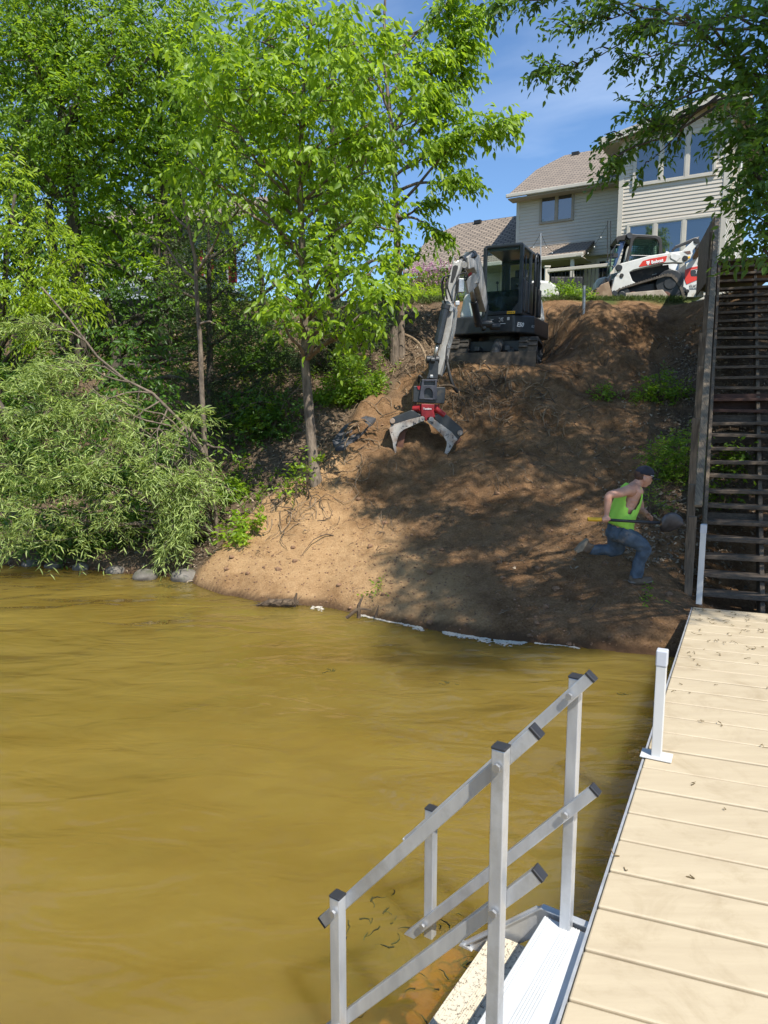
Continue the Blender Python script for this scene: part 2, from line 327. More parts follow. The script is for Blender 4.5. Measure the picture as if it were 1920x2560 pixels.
r_ = rampnode(t_, [(.3, (.43, .35, .235)), (.7, (.51, .425, .29))]); t_.links.new(noise(t_, coords(t_, (.6, 5, 1), rot=(0, 0, R(20.5))), 2.2, 8, .7), r_.inputs[0])
sp_ = rampnode(t_, [(.71, (1, 1, 1)), (.76, (.45, .36, .25))]); t_.links.new(noise(t_, v_, 38, 6, .75), sp_.inputs[0])
x_ = t_.nodes.new('ShaderNodeMix'); x_.data_type = 'RGBA'; x_.blend_type = 'MULTIPLY'; x_.inputs[0].default_value = .6; t_.links.new(r_.outputs[0], x_.inputs[6]); t_.links.new(sp_.outputs[0], x_.inputs[7])
st_ = rampnode(t_, [(.50, (1, 1, 1)), (.72, (.74, .70, .64))]); t_.links.new(noise(t_, v_, 2.3, 9, .72, .8), st_.inputs[0]); y_ = t_.nodes.new('ShaderNodeMix'); y_.data_type = 'RGBA'; y_.blend_type = 'MULTIPLY'; y_.inputs[0].default_value = .8; t_.links.new(x_.outputs[2], y_.inputs[6]); t_.links.new(st_.outputs[0], y_.inputs[7])
t_.links.new(y_.outputs[2], b_.inputs['Base Color']); b_.inputs['Roughness'].default_value = .55; t_.links.new(bump(t_, noise(t_, v_, 90, 3), .12, .004), b_.inputs['Normal'])
def woodmat(name, c1, c2, rot=0, sc_=(1, 1, 1)):
    m, t, b = newmat(name); v = coords(t, sc_, rot=(0, 0, rot)); f = noise(t, v, 6, 8, .65, .6); r = rampnode(t, [(.3, c2), (.55, c1), (.75, tuple(x * 1.35 for x in c1))]); t.links.new(f, r.inputs[0])
    t.links.new(r.outputs[0], b.inputs['Base Color']); b.inputs['Roughness'].default_value = .85; t.links.new(bump(t, f, .5, .012), b.inputs['Normal']); return m
DD = np.array([math.sin(R(25.6)), math.cos(R(25.6)), 0]); DP = np.array([DD[1], -DD[0], 0])     # dock direction / to its right
m_wood = woodmat('weathered tread wood', (.135, .10, .07), (.045, .034, .024), R(17), (.7, 9, 9))
m_woodv = woodmat('weathered upright wood', (.16, .12, .082), (.06, .044, .03), 0, (9, 9, .7))
m_woodr = woodmat('weathered rail wood', (.24, .185, .125), (.10, .072, .048), -R(25), (9, .8, 1.2))
m_woodd = woodmat('brown stained wood', (.10, .05, .035), (.05, .027, .02), R(17), (.7, 9, 9))
m_bark = M('grey bark', (.22, .17, .125), (.09, .07, .052), 16, .9, bs=.8, bscale=30, stretch=(1, 1, .3), bd=.03)
m_barkd = M('dark bark', (.10, .08, .06), (.045, .036, .028), 16, .9, bs=.8, bscale=30, stretch=(1, 1, .3), bd=.03)
m_rock = M('field stone', (.19, .17, .145), (.085, .075, .062), 7, .8, bs=.5, bscale=14, bd=.03, dirt=(.07, .075, .045), dirt_lo=.55)
m_root = M('dry root', (.30, .215, .13), (.15, .10, .06), 20, .9)
m_rootd = M('dark root', (.13, .09, .055), (.06, .04, .025), 20, .9)
m_foam, t_, b_ = newmat('foam'); b_.inputs['Base Color'].default_value = (.55, .50, .41, 1); b_.inputs['Roughness'].default_value = .5
# ground
m_gr, t, b = newmat('ground'); v = coords(t)
big = noise(t, v, 1.3, 6, .6); fine = noise(t, v, 42, 4, .7); mid = noise(t, v, 7, 6, .65)
s1 = rampnode(t, [(.34, (.12, .064, .028)), (.46, (.215, .122, .058)), (.62, (.33, .20, .105))])
m1 = t.nodes.new('ShaderNodeMath'); m1.operation = 'MULTIPLY_ADD'; t.links.new(fine, m1.inputs[0]); m1.inputs[1].default_value = .55
m0 = t.nodes.new('ShaderNodeMath'); m0.operation = 'MULTIPLY'; t.links.new(mid, m0.inputs[0]); m0.inputs[1].default_value = .45; t.links.new(m0.outputs[0], m1.inputs[2]); t.links.new(m1.outputs[0], s1.inputs[0])
wet = rampnode(t, [(.36, (.66, .62, .58)), (.52, (1, 1, 1))]); t.links.new(big, wet.inputs[0])
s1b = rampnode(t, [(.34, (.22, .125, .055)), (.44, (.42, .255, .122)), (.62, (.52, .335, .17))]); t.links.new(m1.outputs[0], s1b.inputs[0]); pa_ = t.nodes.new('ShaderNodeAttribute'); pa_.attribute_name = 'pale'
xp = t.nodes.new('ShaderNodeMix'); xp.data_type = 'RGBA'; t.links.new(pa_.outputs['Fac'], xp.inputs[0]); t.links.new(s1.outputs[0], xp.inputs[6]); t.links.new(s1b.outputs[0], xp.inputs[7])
x1 = t.nodes.new('ShaderNodeMix'); x1.data_type = 'RGBA'; x1.blend_type = 'MULTIPLY'; x1.inputs[0].default_value = 1; t.links.new(xp.outputs[2], x1.inputs[6]); t.links.new(wet.outputs[0], x1.inputs[7])
s2 = rampnode(t, [(.3, (.05, .036, .024)), (.5, (.15, .105, .068)), (.62, (.20, .14, .09)), (.75, (.30, .23, .16))]); t.links.new(noise(t, coords(t, (1, 1, 1)), 16, 8, .75, 1.2), s2.inputs[0])
s3 = rampnode(t, [(.3, (.035, .055, .012)), (.6, (.09, .12, .03)), (.8, (.17, .16, .07))]); t.links.new(noise(t, v, 20, 6, .7), s3.inputs[0])
a = t.nodes.new('ShaderNodeAttribute'); a.attribute_name = 'sand'; g = t.nodes.new('ShaderNodeAttribute'); g.attribute_name = 'grass'; wt = t.nodes.new('ShaderNodeAttribute'); wt.attribute_name = 'rnd'
x2 = t.nodes.new('ShaderNodeMix'); x2.data_type = 'RGBA'; t.links.new(a.outputs['Fac'], x2.inputs[0]); t.links.new(s2.outputs[0], x2.inputs[6]); t.links.new(x1.outputs[2], x2.inputs[7])
x3 = t.nodes.new('ShaderNodeMix'); x3.data_type = 'RGBA'; t.links.new(g.outputs['Fac'], x3.inputs[0]); t.links.new(x2.outputs[2], x3.inputs[6]); t.links.new(s3.outputs[0], x3.inputs[7])
x4 = t.nodes.new('ShaderNodeMix'); x4.data_type = 'RGBA'; t.links.new(wt.outputs['Fac'], x4.inputs[0]); t.links.new(x3.outputs[2], x4.inputs[6]); x4.inputs[7].default_value = (.085, .048, .026, 1)
t.links.new(x4.outputs[2], b.inputs['Base Color']); b.inputs['Roughness'].default_value = .95; b.inputs['Specular IOR Level'].default_value = .2
n1 = bump(t, noise(t, v, 75, 4, .8), .9, .02); n2 = bump(t, noise(t, v, 22, 6, .75), .7, .05, n1); t.links.new(n2, b.inputs['Normal'])
# ================================================================ GROUND
def ax(segs):
    o = []
    for a_, b_, st in segs: o += list(np.arange(a_, b_, st))
    return np.array(o + [segs[-1][1]])
gx = ax([(-400, -60, 40), (-60, -20, 4), (-20, -9, .35), (-9, 9.5, .055), (9.5, 16, .35), (16, 60, 4), (60, 400, 40)])
gy = ax([(-200, 0, 40), (0, 5.5, 1), (5.5, 6.6, .2), (6.6, 18.4, .055), (18.4, 30, .4), (30, 60, 3), (60, 900, 60)])
X, Y = np.meshgrid(gx, gy); Z = terr(X, Y); nx, ny = len(gx), len(gy)
i = np.arange((ny - 1) * (nx - 1)); r_ = i // (nx - 1); c_ = i % (nx - 1); q = r_ * nx + c_
V = np.stack([X.ravel(), Y.ravel(), Z.ravel()], 1)
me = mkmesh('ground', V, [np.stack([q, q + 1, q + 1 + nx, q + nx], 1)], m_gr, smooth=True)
sand = sandmask(X, Y) * np.clip((17.9 + fbm(X, Y, 3, 31) * 1.2 - Y) / .4, 0, 1)
st_x = np.interp(Y, [8.2, 14.9], [3.75, 6.77])                        # strip beside the stairs keeps its litter
lit = 1 / (1 + np.exp(-(X - (st_x - .95 + fbm(X * 1.5, Y * 1.5, 3, 21) * .9)) / .12)) * np.clip((Y - 9.3) / .8, 0, 1) * np.clip((15.2 - Y) / 1, 0, 1)
rough_top = np.clip((fbm(X * .9 + 5, Y * .9, 3, 33) + .02) * 12, 0, 1) * np.clip((Y - 13.3) / .6, 0, 1) * (X < 2.2) * (X > 0)
sand = sand * (1 - lit * .95) * (1 - .9 * rough_top)
gr = np.clip((Y - 17.3 - fbm(X, Y, 3, 41) * 1.5) / .5, 0, 1)
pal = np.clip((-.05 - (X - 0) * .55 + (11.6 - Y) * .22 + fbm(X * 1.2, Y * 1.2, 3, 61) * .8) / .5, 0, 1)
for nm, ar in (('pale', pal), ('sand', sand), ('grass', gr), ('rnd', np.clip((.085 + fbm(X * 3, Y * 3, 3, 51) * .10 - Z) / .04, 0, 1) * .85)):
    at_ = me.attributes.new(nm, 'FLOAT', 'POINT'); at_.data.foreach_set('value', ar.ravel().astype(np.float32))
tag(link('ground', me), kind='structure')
# ================================================================ WATER
m_wa, t, b = newmat('murky lake water'); v = coords(t, (.45, 1.6, 1), rot=(0, 0, R(-8)))
r = rampnode(t, [(.3, (.205, .140, .026)), (.7, (.275, .198, .045))]); t.links.new(noise(t, coords(t, (.5, 1, 1)), .8, 5, .6), r.inputs[0]); t.links.new(r.outputs[0], b.inputs['Base Color'])
b.inputs['Roughness'].default_value = .03; b.inputs['IOR'].default_value = 1.5; b.subsurface_method = 'BURLEY'; b.inputs['Subsurface Weight'].default_value = 1; b.inputs['Subsurface Radius'].default_value = (.55, .45, .2); b.inputs['Subsurface Scale'].default_value = 2
n1 = bump(t, noise(t, coords(t, (.7, 1.3, 1), rot=(0, 0, R(-12))), .8, 2, .45, .6), .6, .2); n2 = bump(t, noise(t, coords(t, (.6, 1.4, 1), rot=(0, 0, R(8))), 2.6, 2, .45, 1.0), .5, .06, n1); n3 = bump(t, noise(t, coords(t, (.7, 1.3, 1), rot=(0, 0, R(-25))), 9, 2, .5, .4), .30, .010, n2); t.links.new(n3, b.inputs['Normal'])
tr = t.nodes.new('ShaderNodeBsdfTransparent'); tr.inputs[0].default_value = (.95, .72, .25, 1); x = t.nodes.new('ShaderNodeMixShader'); x.inputs[0].default_value = .30
t.links.new(b.outputs[0], x.inputs[1]); t.links.new(tr.outputs[0], x.inputs[2]); t.links.new(x.outputs[0], t.nodes['Material Output'].inputs[0])
me = mkmesh('water', [(-400, -300, 0), (400, -300, 0), (400, 30, 0), (-400, 30, 0)], [[[0, 1, 2, 3]]], m_wa); tag(link('water', me), kind='structure')
m_bed = M('lake silt', (.20, .13, .03), (.12, .08, .02), 2, 1)
me = mkmesh('lake_bed', [(-400, -300, -.8), (400, -300, -.8), (400, 7, -.8), (-400, 7, -.8)], [[[0, 1, 2, 3]]], m_bed); tag(link('lake_bed', me), kind='structure')
# ================================================================ DOCK
ZD = .4; e0 = GD(1497, 1311, ZD); e1_ = GD(1210, 2212, ZD); dd = nrm(e0 - e1_); dp = np.array([dd[1], -dd[0], 0])
seams = [GD(x_, y_, ZD) for x_, y_ in ((1230, 2155), (1265, 2045), (1291, 1960), (1315, 1885), (1335, 1818), (1353, 1762), (1371, 1708), (1388, 1655))]
ss = [float(np.dot(p - e0, dd)) for p in seams]; pitch = (ss[-1] - ss[0]) / (len(ss) - 1); print('board pitch', pitch, 'dock az', math.degrees(math.atan2(dd[0], dd[1])), 'end', e0)
dp2 = nrm(np.array([math.cos(R(20.5)), -math.sin(R(20.5)), 0]))          # boards run slightly out of square, as in the photo
DW = 2.3; root = thing('dock', 'tan board dock with white corner posts leading to the dark wooden stairs', 'dock', e1_ - [0, 0, ZD])
b = MB(); s = ss[0] - pitch * 14; k = 0
while s < .01:
    L0 = e0 + dd * s; L1 = e0 + dd * (s + pitch - .015)
    if np.dot(L1 - e0, dd) > 0: L1 = e0
    r0_ = L0 + dp2 * DW; r1_ = L1 + dp2 * DW; h = np.array([0, 0, random.uniform(-.002, .002)]); d_ = np.array([0, 0, -.035])
    b.hexa([L0 + h + d_, r0_ + h + d_, r1_ + h + d_, L1 + h + d_, L0 + h, r0_ + h, r1_ + h, L1 + h]); s += pitch; k += 1
b.build('decking', m_dock, root, bevel=.009, seg=3)
b = MB(); a0 = e0 + dd * (ss[0] - pitch * 14)
b.prism([a0 - dp * .004 + [0, 0, -.008], e0 - dp * .004 + [0, 0, -.008], e0 - dp * .004 + [0, 0, -.15], a0 - dp * .004 + [0, 0, -.15]], dp * -.012); b.build('edge_channel', m_alu, root)
b = MB(); b.prism([a0 + dp * .03 + [0, 0, -.04], e0 + dp * .03 + [0, 0, -.04], e0 + dp * .03 + [0, 0, -.15], a0 + dp * .03 + [0, 0, -.15]], dp * 2.1); b.build('frame', m_black, root)
def dpost(u, vb, vt, wdt, base):
    p = G(u * K, vb * K, ZD); d_ = ray(u * K, vt * K); k = p[1] / d_[1]; zt = CAMZ + d_[2] * k
    q = MB(); q.prism([p + dp * a + dd * b_ + [0, 0, .004] for a, b_ in ((-wdt, -wdt), (wdt, -wdt), (wdt, wdt), (-wdt, wdt))], (0, 0, zt - p[2] - .09)); o = q.build('post', m_pw, root, bevel=.004)
    c = MB(); w2 = wdt + .004; c.prism([p + dp * a + dd * b_ + [0, 0, zt - p[2] - .10] for a, b_ in ((-w2, -w2), (w2, -w2), (w2, w2), (-w2, w2))], (0, 0, .10)); sub('cap', c, m_pc, o, bevel=.008)
    if base: c = MB(); c.prism([p + dp * a + dd * b_ + [0, 0, .003] for a, b_ in ((-.09, -.06), (.09, -.06), (.09, .06), (-.09, .06))], (0, 0, .008)); sub('base_plate', c, m_pw, o, bevel=.002)
m_pw = M('white vinyl post', (.62, .62, .60), (.54, .54, .52), 3, .4); m_pc = M('clear cap', (.55, .57, .6), (.48, .5, .54), 3, .3)
dpost(1418, 1634, 1403, .029, True); dpost(1509.5, 1305, 1132, .029, False)
# litter on the deck
b = MB()
for i in range(170):
    s = -abs(random.gauss(0, 1.3)) - .03 if i % 4 else -random.uniform(0, 5); q = random.uniform(0, 1.6); p = e0 + dd * s + dp2 * q + [0, 0, .006]
    for j in range(random.randint(2, 5)):
        a = random.uniform(0, 6.28); l = random.uniform(.008, .03) * (1 if j else 1.3); p2 = p + [math.cos(a) * l, math.sin(a) * l, random.uniform(0, .006)]; b.tube([p, p2], random.uniform(.0012, .003), 4); p = p2
tag(b.build('catkin_litter', M('dry catkins', (.20, .14, .06), (.10, .07, .03), 30, .9)), kind='stuff')
# ================================================================ POND LADDER
b0 = np.array([.772, 2.734, 0.]); a0 = np.array([.372, 2.13, 0.]); wd = nrm(b0 - a0); eo = np.array([-wd[1], wd[0], 0.])
if eo[0] > 0: eo = -eo
root = thing('water_ladder', 'aluminium dock ladder with square tube handrails going down into the lake', 'ladder', (float(a0[0]), float(a0[1]), 0))
zt = 1.44; S1 = .66; slope = -1.19
def tubebox(p, q, w_, side, name, parent=root, mat=m_alu, h=None):
    o = MB(); o.sweep([p, q], w_, h or w_, side); return o.build(name, mat, parent, bevel=.0035)
hw = .026
for base, nm in ((a0, 0), (b0, 1)):
    ins = wd * (1 if nm == 0 else -1)
    for s_, z_t, z_b in ((0, zt, .32 if nm else -.5), (S1, zt + slope * S1, -.6)):
        p = base + eo * s_; o = tubebox(p + [0, 0, z_b], p + [0, 0, z_t], .046, wd, 'post')
        c = MB(); c.box(p + [0, 0, z_t + .004], (.05, .05, .010), [wd, eo, (0, 0, 1)]); sub('end_cap', c, m_cap, o, bevel=.004)
    dr = np.array([eo[0], eo[1], slope])
    for dz, nm2 in ((-.055, 'handrail'), (-.56, 'lower_rail')):
        off = ins * (.05) * (-1 if nm == 0 else -1)
        off = wd * (-.05 if nm else .05) * (-1 if nm == 0 else 1)
        off = -wd * .044 if nm else wd * .044
        p = base + off + [0, 0, zt + dz]; ea, eb = {(0, 'handrail'): -.10, (1, 'handrail'): -.075, (0, 'lower_rail'): -.125, (1, 'lower_rail'): -.11}[(nm, nm2)], S1 + .10
        o = tubebox(p + dr * ea, p + dr * eb, .04, wd, nm2, h=.045)
        for e in (ea, eb):
            c = MB(); c.sweep([p + dr * (e - .004), p + dr * (e + .004)], .043, .048, wd); sub('end_cap', c, m_cap if e == ea or nm == 0 else m_alu, o, bevel=.003)
        for s_ in (0, S1):
            q = base + eo * s_ + [0, 0, zt + dz + slope * s_]
            bl = MB(); bl.tube([q - wd * (.032 if nm == 0 else .078), q + wd * (.03 if nm == 0 else .03)], .007, 8); bl.tube([q - wd * (.038 if nm == 0 else .083), q - wd * (.028 if nm == 0 else .073)], .014, 6); sub('bolt', bl, m_steel, o)
for nm, base in ((0, a0 - wd * .02), (1, b0 + wd * .035)):
    p = base + [0, 0, .345]; o = MB(); dr = np.array([eo[0], eo[1], -.95])
    p = base + [0, 0, .30]; o.sweep([p - eo * .10, p + eo * .12, p + eo * .12 + dr * .36], .006, [.11, .11, .11], wd); o.sweep([p - eo * .10 + [0, 0, .055], p + eo * .12 + [0, 0, .055], p + eo * .12 + dr * .36 + [0, 0, .055]], .035, .005, wd)
    if nm: o.tube([p + eo * .12 + dr * .36 - [0, 0, .0] - wd * .02, p + eo * .12 + dr * .36 - [0, 0, .0] + wd * .02], .055, 16)
    o.build('stringer', m_alu, root)
m_spk, t_, b_ = newmat('speckled white tread'); r_ = rampnode(t_, [(.53, (.60, .54, .42)), (.60, (.13, .10, .07))]); t_.links.new(noise(t_, coords(t_), 60, 6, .8), r_.inputs[0]); t_.links.new(r_.outputs[0], b_.inputs['Base Color'])
m_alg = M('algae stained tread', (1.0, .55, .05), (.75, .36, .03), 22, .7)
for s0, s1, z_, mt_ in ((-.15, .10, .335, m_aluw), (.13, .34, .15, m_spk), (.37, .60, -.02, m_alg)):
    o = MB(); Z3 = np.array([0, 0, 1.]); q0 = a0 - wd * .0; W_ = float(np.linalg.norm(b0 - a0)) + .01
    o.prism([q0 + eo * s0 + Z3 * z_, q0 + eo * s1 + Z3 * z_, q0 + eo * s1 + Z3 * (z_ - .03), q0 + eo * s0 + Z3 * (z_ - .03)], wd * W_)
    nr = 22
    for j in range(nr):
        if z_ > .1 and (3 <= j % 11 <= 7): continue
        f = s0 + (s1 - s0) * (j + .5) / nr; o.prism([q0 + eo * (f - .003) + Z3 * (z_ + .0), q0 + eo * (f + .003) + Z3 * z_, q0 + eo * (f + .003) + Z3 * (z_ + .003), q0 + eo * (f - .003) + Z3 * (z_ + .003)], wd * W_)
    o.build('step', mt_, root, bevel=.0015)
# weed and algae under the ladder
b = MB()
for i in range(260):
    c = b0 + eo * random.uniform(.35, 1.05) + wd * random.gauss(0, .16) - wd * .05; p = c + [0, 0, random.uniform(-.06, .004)]
    q = [p]; a = random.uniform(0, 6.3)
    for j in range(4): a += random.uniform(-.9, .9); q.append(q[-1] + [math.cos(a) * .025, math.sin(a) * .025, random.uniform(-.008, .006)])
    b.tube(q, [.004, .004, .003, .002, .001], 4)
tag(b.build('water_weed', M('dark water weed', (.06, .065, .012), (.025, .02, .008), 20, .6)), kind='stuff')
# ================================================================ WOODEN STAIRS
T0 = PX(1752, 1484, 8.2); T0[2] = .36; T28 = np.array([6.77, 14.9, 5.40]); NT = 29
sv = (T28 - T0) / 28; sd = nrm([sv[0], sv[1], 0]); pr = np.array([math.cos(R(17)), -math.sin(R(17)), 0]); SW = 1.3
root = thing('wooden_stairs', 'long flight of dark weathered wooden stairs climbing the bank from the dock', 'stairs', (float(T0[0]), float(T0[1]), 0))
for n in range(NT):
    p = T0 + sv * n; b = MB(); j = random.uniform(-.012, .012)
    b.hexa([p + [0, 0, j - .045], p + pr * SW + [0, 0, -.045 - j], p + pr * SW + sd * .26 + [0, 0, -.045 - j], p + sd * .26 + [0, 0, j - .045],
            p + [0, 0, j], p + pr * SW + [0, 0, -j], p + pr * SW + sd * .26 + [0, 0, -j], p + sd * .26 + [0, 0, j]])
    b.build('tread', m_woodd if n in (12, 13) else m_wood, root, bevel=.006)
for off, w_ in ((.66, .05), (-.005, .045), (SW + .03, .045)):
    b = MB(); zo_ = -.25 if off == .66 else -.10; q0 = T0 + pr * off - sv * .9 + [0, 0, zo_]; q1 = T0 + sv * 28.3 + pr * off + [0, 0, zo_]; b.sweep([q0, q1], w_, .24, pr)
    b.build('stringer', m_woodv, root, bevel=.004)
b = MB(); p = T0 + sv * 12.6; b.hexa([p + sd * .3 + [0, 0, -.1], p + pr * SW + sd * .3 + [0, 0, -.1], p + pr * SW + sd * .33 + [0, 0, -.1], p + sd * .33 + [0, 0, -.1], p + sd * .3 + [0, 0, .14], p + pr * SW + sd * .3 + [0, 0, .14], p + pr * SW + sd * .33 + [0, 0, .14], p + sd * .33 + [0, 0, .14]]); b.build('riser_board', m_woodd, root)
for n, z_ in ((4, .02), (11, .05), (10.5, -.12)):
    b = MB(); p = T0 + sv * n + sd * .35 + [0, 0, z_]; b.prism([p + [0, 0, -.12], p + pr * SW + [0, 0, -.12], p + pr * SW + [0, 0, .05], p + [0, 0, .05]], sd * .03); b.build('cross_brace', m_wood, root)
# left railing
ro = -pr * .09; RH = .95
r0_ = T0 + ro + sv * .4 + [0, 0, RH]; r1_ = T28 + ro + [0, 0, RH]
joints = [0, .28, .48, .72, 1.0]
for i in range(4):
    b = MB(); p = r0_ * (1 - joints[i]) + r1_ * joints[i]; q = r0_ * (1 - joints[i + 1]) + r1_ * joints[i + 1]; jz = np.array([0, 0, random.uniform(-.012, .012)]); b.sweep([p + jz, q + jz - sd * .004], .09, .04, pr); b.build('handrail', m_woodr, root, bevel=.008)
for f, ex in ((-.012, -.05), (.05, .0), (.20, .05), (.36, 0), (.46, .06), (.62, 0), (.78, 0), (.92, 0)):
    p = r0_ * (1 - f) + r1_ * f - pr * (.075 + ex * .5); b = MB(); zb = TZ(p[0], p[1]) - .2
    zt_ = p[2] - (.02 if ex >= 0 else .0) + ex
    b.prism([np.array([p[0], p[1], zb]) + pr * a + sd * c for a, c in ((-.045, -.045), (.045, -.045), (.045, .045), (-.045, .045))], (0, 0, zt_ - zb)); b.build('post', m_woodv, root, bevel=.006)
# plank screen hung under the upper railing and along the landing
for i in range(54):
    f = .66 + .34 * i / 24; p = (r0_ * (1 - f) + r1_ * f) if f <= 1 else r1_ + (np.array([.30, .954, 0])) * (f - 1) * 5.6
    p = p - pr * .06; h = 1.25 if f < 1 else 1.15; b = MB(); w_ = .13
    di = sd if f < 1 else np.array([.30, .954, 0]); top = p[2] - .03 + random.uniform(-.01, .01)
    b.prism([np.array([p[0], p[1], top - h]) + di * a - pr * c for a, c in ((-w_ / 2, 0), (w_ / 2, 0), (w_ / 2, .022), (-w_ / 2, .022))], (0, 0, h)); b.build('screen_plank', m_woodr, root)
b = MB(); b.sweep([r1_, r1_ + np.array([.30, .954, 0]) * 4.0], .12, .04, pr); b.build('landing_rail', m_woodr, root)
b = MB(); p = T28 + sv * 1.0; b.prism([p, p + pr * 1.4, p + pr * 1.4 + np.array([.30, .954, 0]) * 4, p + np.array([.30, .954, 0]) * 4], (0, 0, -.05)); b.build('landing', m_wood, root)
# ================================================================ HOUSE
E1 = np.array([.866, -.5, 0]); BK = np.array([.5, .866, 0]); ZZ = np.array([0, 0, 1.])
P0 = PX(1540, 700, 24.5); P0[2] = 0
def HP(t, s, z): return P0 + E1 * t + BK * s + ZZ * z
def FP(u, v, s):
    d = ray(u, v); o = np.array([0, 0, CAMZ]); k = np.dot(P0 + BK * s - o, BK) / np.dot(d, BK); p = o + d * k; return float(np.dot(p - P0, E1)), float(p[2])
m_sid = M('tan vinyl siding', (.61, .55, .455), (.565, .505, .42), 2, .55, stretch=(1, 1, 4))
m_trim = M('cream trim', (.60, .55, .46), (.55, .5, .42), 3, .5)
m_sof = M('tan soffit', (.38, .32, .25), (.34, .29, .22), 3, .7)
def shinglemat(name, c1, c2, c3):
    m, t, b = newmat(name); uv = t.nodes.new('ShaderNodeUVMap'); uv.uv_map = 'uv'; br = t.nodes.new('ShaderNodeTexBrick'); t.links.new(uv.outputs[0], br.inputs[0])
    br.inputs['Scale'].default_value = 1; br.inputs['Brick Width'].default_value = .30; br.inputs['Row Height'].default_value = .14; br.inputs['Mortar Size'].default_value = .028
    br.inputs['Mortar Smooth'].default_value = .2; br.inputs['Color1'].default_value = (*c1, 1); br.inputs['Color2'].default_value = (*c2, 1); br.inputs['Mortar'].default_value = (*c3, 1); br.inputs['Bias'].default_value = .1
    t.links.new(br.outputs['Color'], b.inputs['Base Color']); b.inputs['Roughness'].default_value = .9; t.links.new(bump(t, br.outputs['Fac'], -.6, .02), b.inputs['Normal']); return m
m_shi = shinglemat('asphalt shingles', (.34, .27, .205), (.25, .20, .155), (.075, .062, .05))
def roofslab(name, poly, thick, parent, mat=m_shi):
    """poly world pts, first edge = eave"""
    poly = [np.array(p, float) for p in poly]; a = nrm(poly[1] - poly[0]); n = nrm(np.cross(poly[1] - poly[0], poly[-1] - poly[0])); n = n if n[2] > 0 else -n; c = np.cross(n, a)
    N = len(poly); V = poly + [p - n * thick for p in poly]; me = bpy.data.meshes.new(name)
    me.from_pydata([tuple(p) for p in V], [], [tuple(range(N)), tuple(range(2 * N - 1, N - 1, -1))] + [(i, i + N, (i + 1) % N + N, (i + 1) % N) for i in range(N)])
    ul = me.uv_layers.new(name='uv')
    for lp in me.loops: p = np.array(me.vertices[lp.vertex_index].co); ul.data[lp.index].uv = (float(np.dot(p - poly[0], a)), float(np.dot(p - poly[0], c)))
    me.materials.append(mat); return link(name, me, parent)
def siding(name, o, dr, nrmv, w0, w1, z0, z1, parent, clip=None, course=.115, mat=None):
    """lapped siding on a vertical plane through o; clip(z)->(wa,wb)"""
    b = MB(); z = z0
    while z < z1 - .01:
        zt_ = min(z + course, z1); wa, wb = w0, w1
        if clip: wa, wb = clip((z + zt_) / 2); wa = max(wa, w0); wb = min(wb, w1)
        if wb - wa > .05:
            A = o + dr * wa; B = o + dr * wb; f = nrmv
            b.add([A + f * .022 + ZZ * z, B + f * .022 + ZZ * z, B + f * .003 + ZZ * zt_, A + f * .003 + ZZ * zt_, A + ZZ * z - f * .06, B + ZZ * z - f * .06, B + ZZ * zt_ - f * .06, A + ZZ * zt_ - f * .06],
                  [(0, 1, 2, 3), (1, 0, 4, 5), (1, 5, 6, 2), (0, 3, 7, 4), (2, 6, 7, 3), (5, 4, 7, 6)])
        z = zt_
    return b.build(name, mat or m_sid, parent)
def window(o, dr, nv, wa, wb, za, zb, panes, parent, fr=None, fw=.055):
    """frame proud of the wall; panes = list of fractions"""
    fr = fr or m_trim; b = MB(); A = lambda w_, z_, d_: o + dr * w_ + nv * d_ + ZZ * z_
    def bar(w0, w1, z0, z1, d0, d1): b.hexa([A(w0, z0, d0), A(w1, z0, d0), A(w1, z0, d1), A(w0, z0, d1), A(w0, z1, d0), A(w1, z1, d0), A(w1, z1, d1), A(w0, z1, d1)])
    t = fw * 1.3; bar(wa - t, wb + t, za - t, za, .0, .07); bar(wa - t, wb + t, zb, zb + t, .0, .07); bar(wa - t, wa, za, zb, .0, .07); bar(wb, wb + t, za, zb, .0, .07)
    for p in panes[1:-1]: x_ = wa + (wb - wa) * p; bar(x_ - fw * .9, x_ + fw * .9, za, zb, .0, .068)
    for p, q in zip(panes[:-1], panes[1:]):
        x0 = wa + (wb - wa) * p + (fw * .9 if p > 0 else 0); x1 = wa + (wb - wa) * q - (fw * .9 if q < 1 else 0); s = fw * .6
        bar(x0, x1, za, za + s, .02, .058); bar(x0, x1, zb - s, zb, .02, .058); bar(x0, x0 + s, za + s, zb - s, .02, .058); bar(x1 - s, x1, za + s, zb - s, .02, .058)
    f = b.build('window', fr, parent)
    for p, q in zip(panes[:-1], panes[1:]):
        g_ = MB(); x0 = wa + (wb - wa) * p + .03; x1 = wa + (wb - wa) * q - .03; g_.hexa([A(x0, za, .025), A(x1, za, .025), A(x1, za, .035), A(x0, za, .035), A(x0, zb, .025), A(x1, zb, .025), A(x1, zb, .035), A(x0, zb, .035)]); sub('pane', g_, m_win, f)
    return f
root = thing('house', 'tan sided two storey house with brown shingle roofs above the bank', 'house', HP(0, 3, 5.4)); ZG = 5.3; FN = -BK
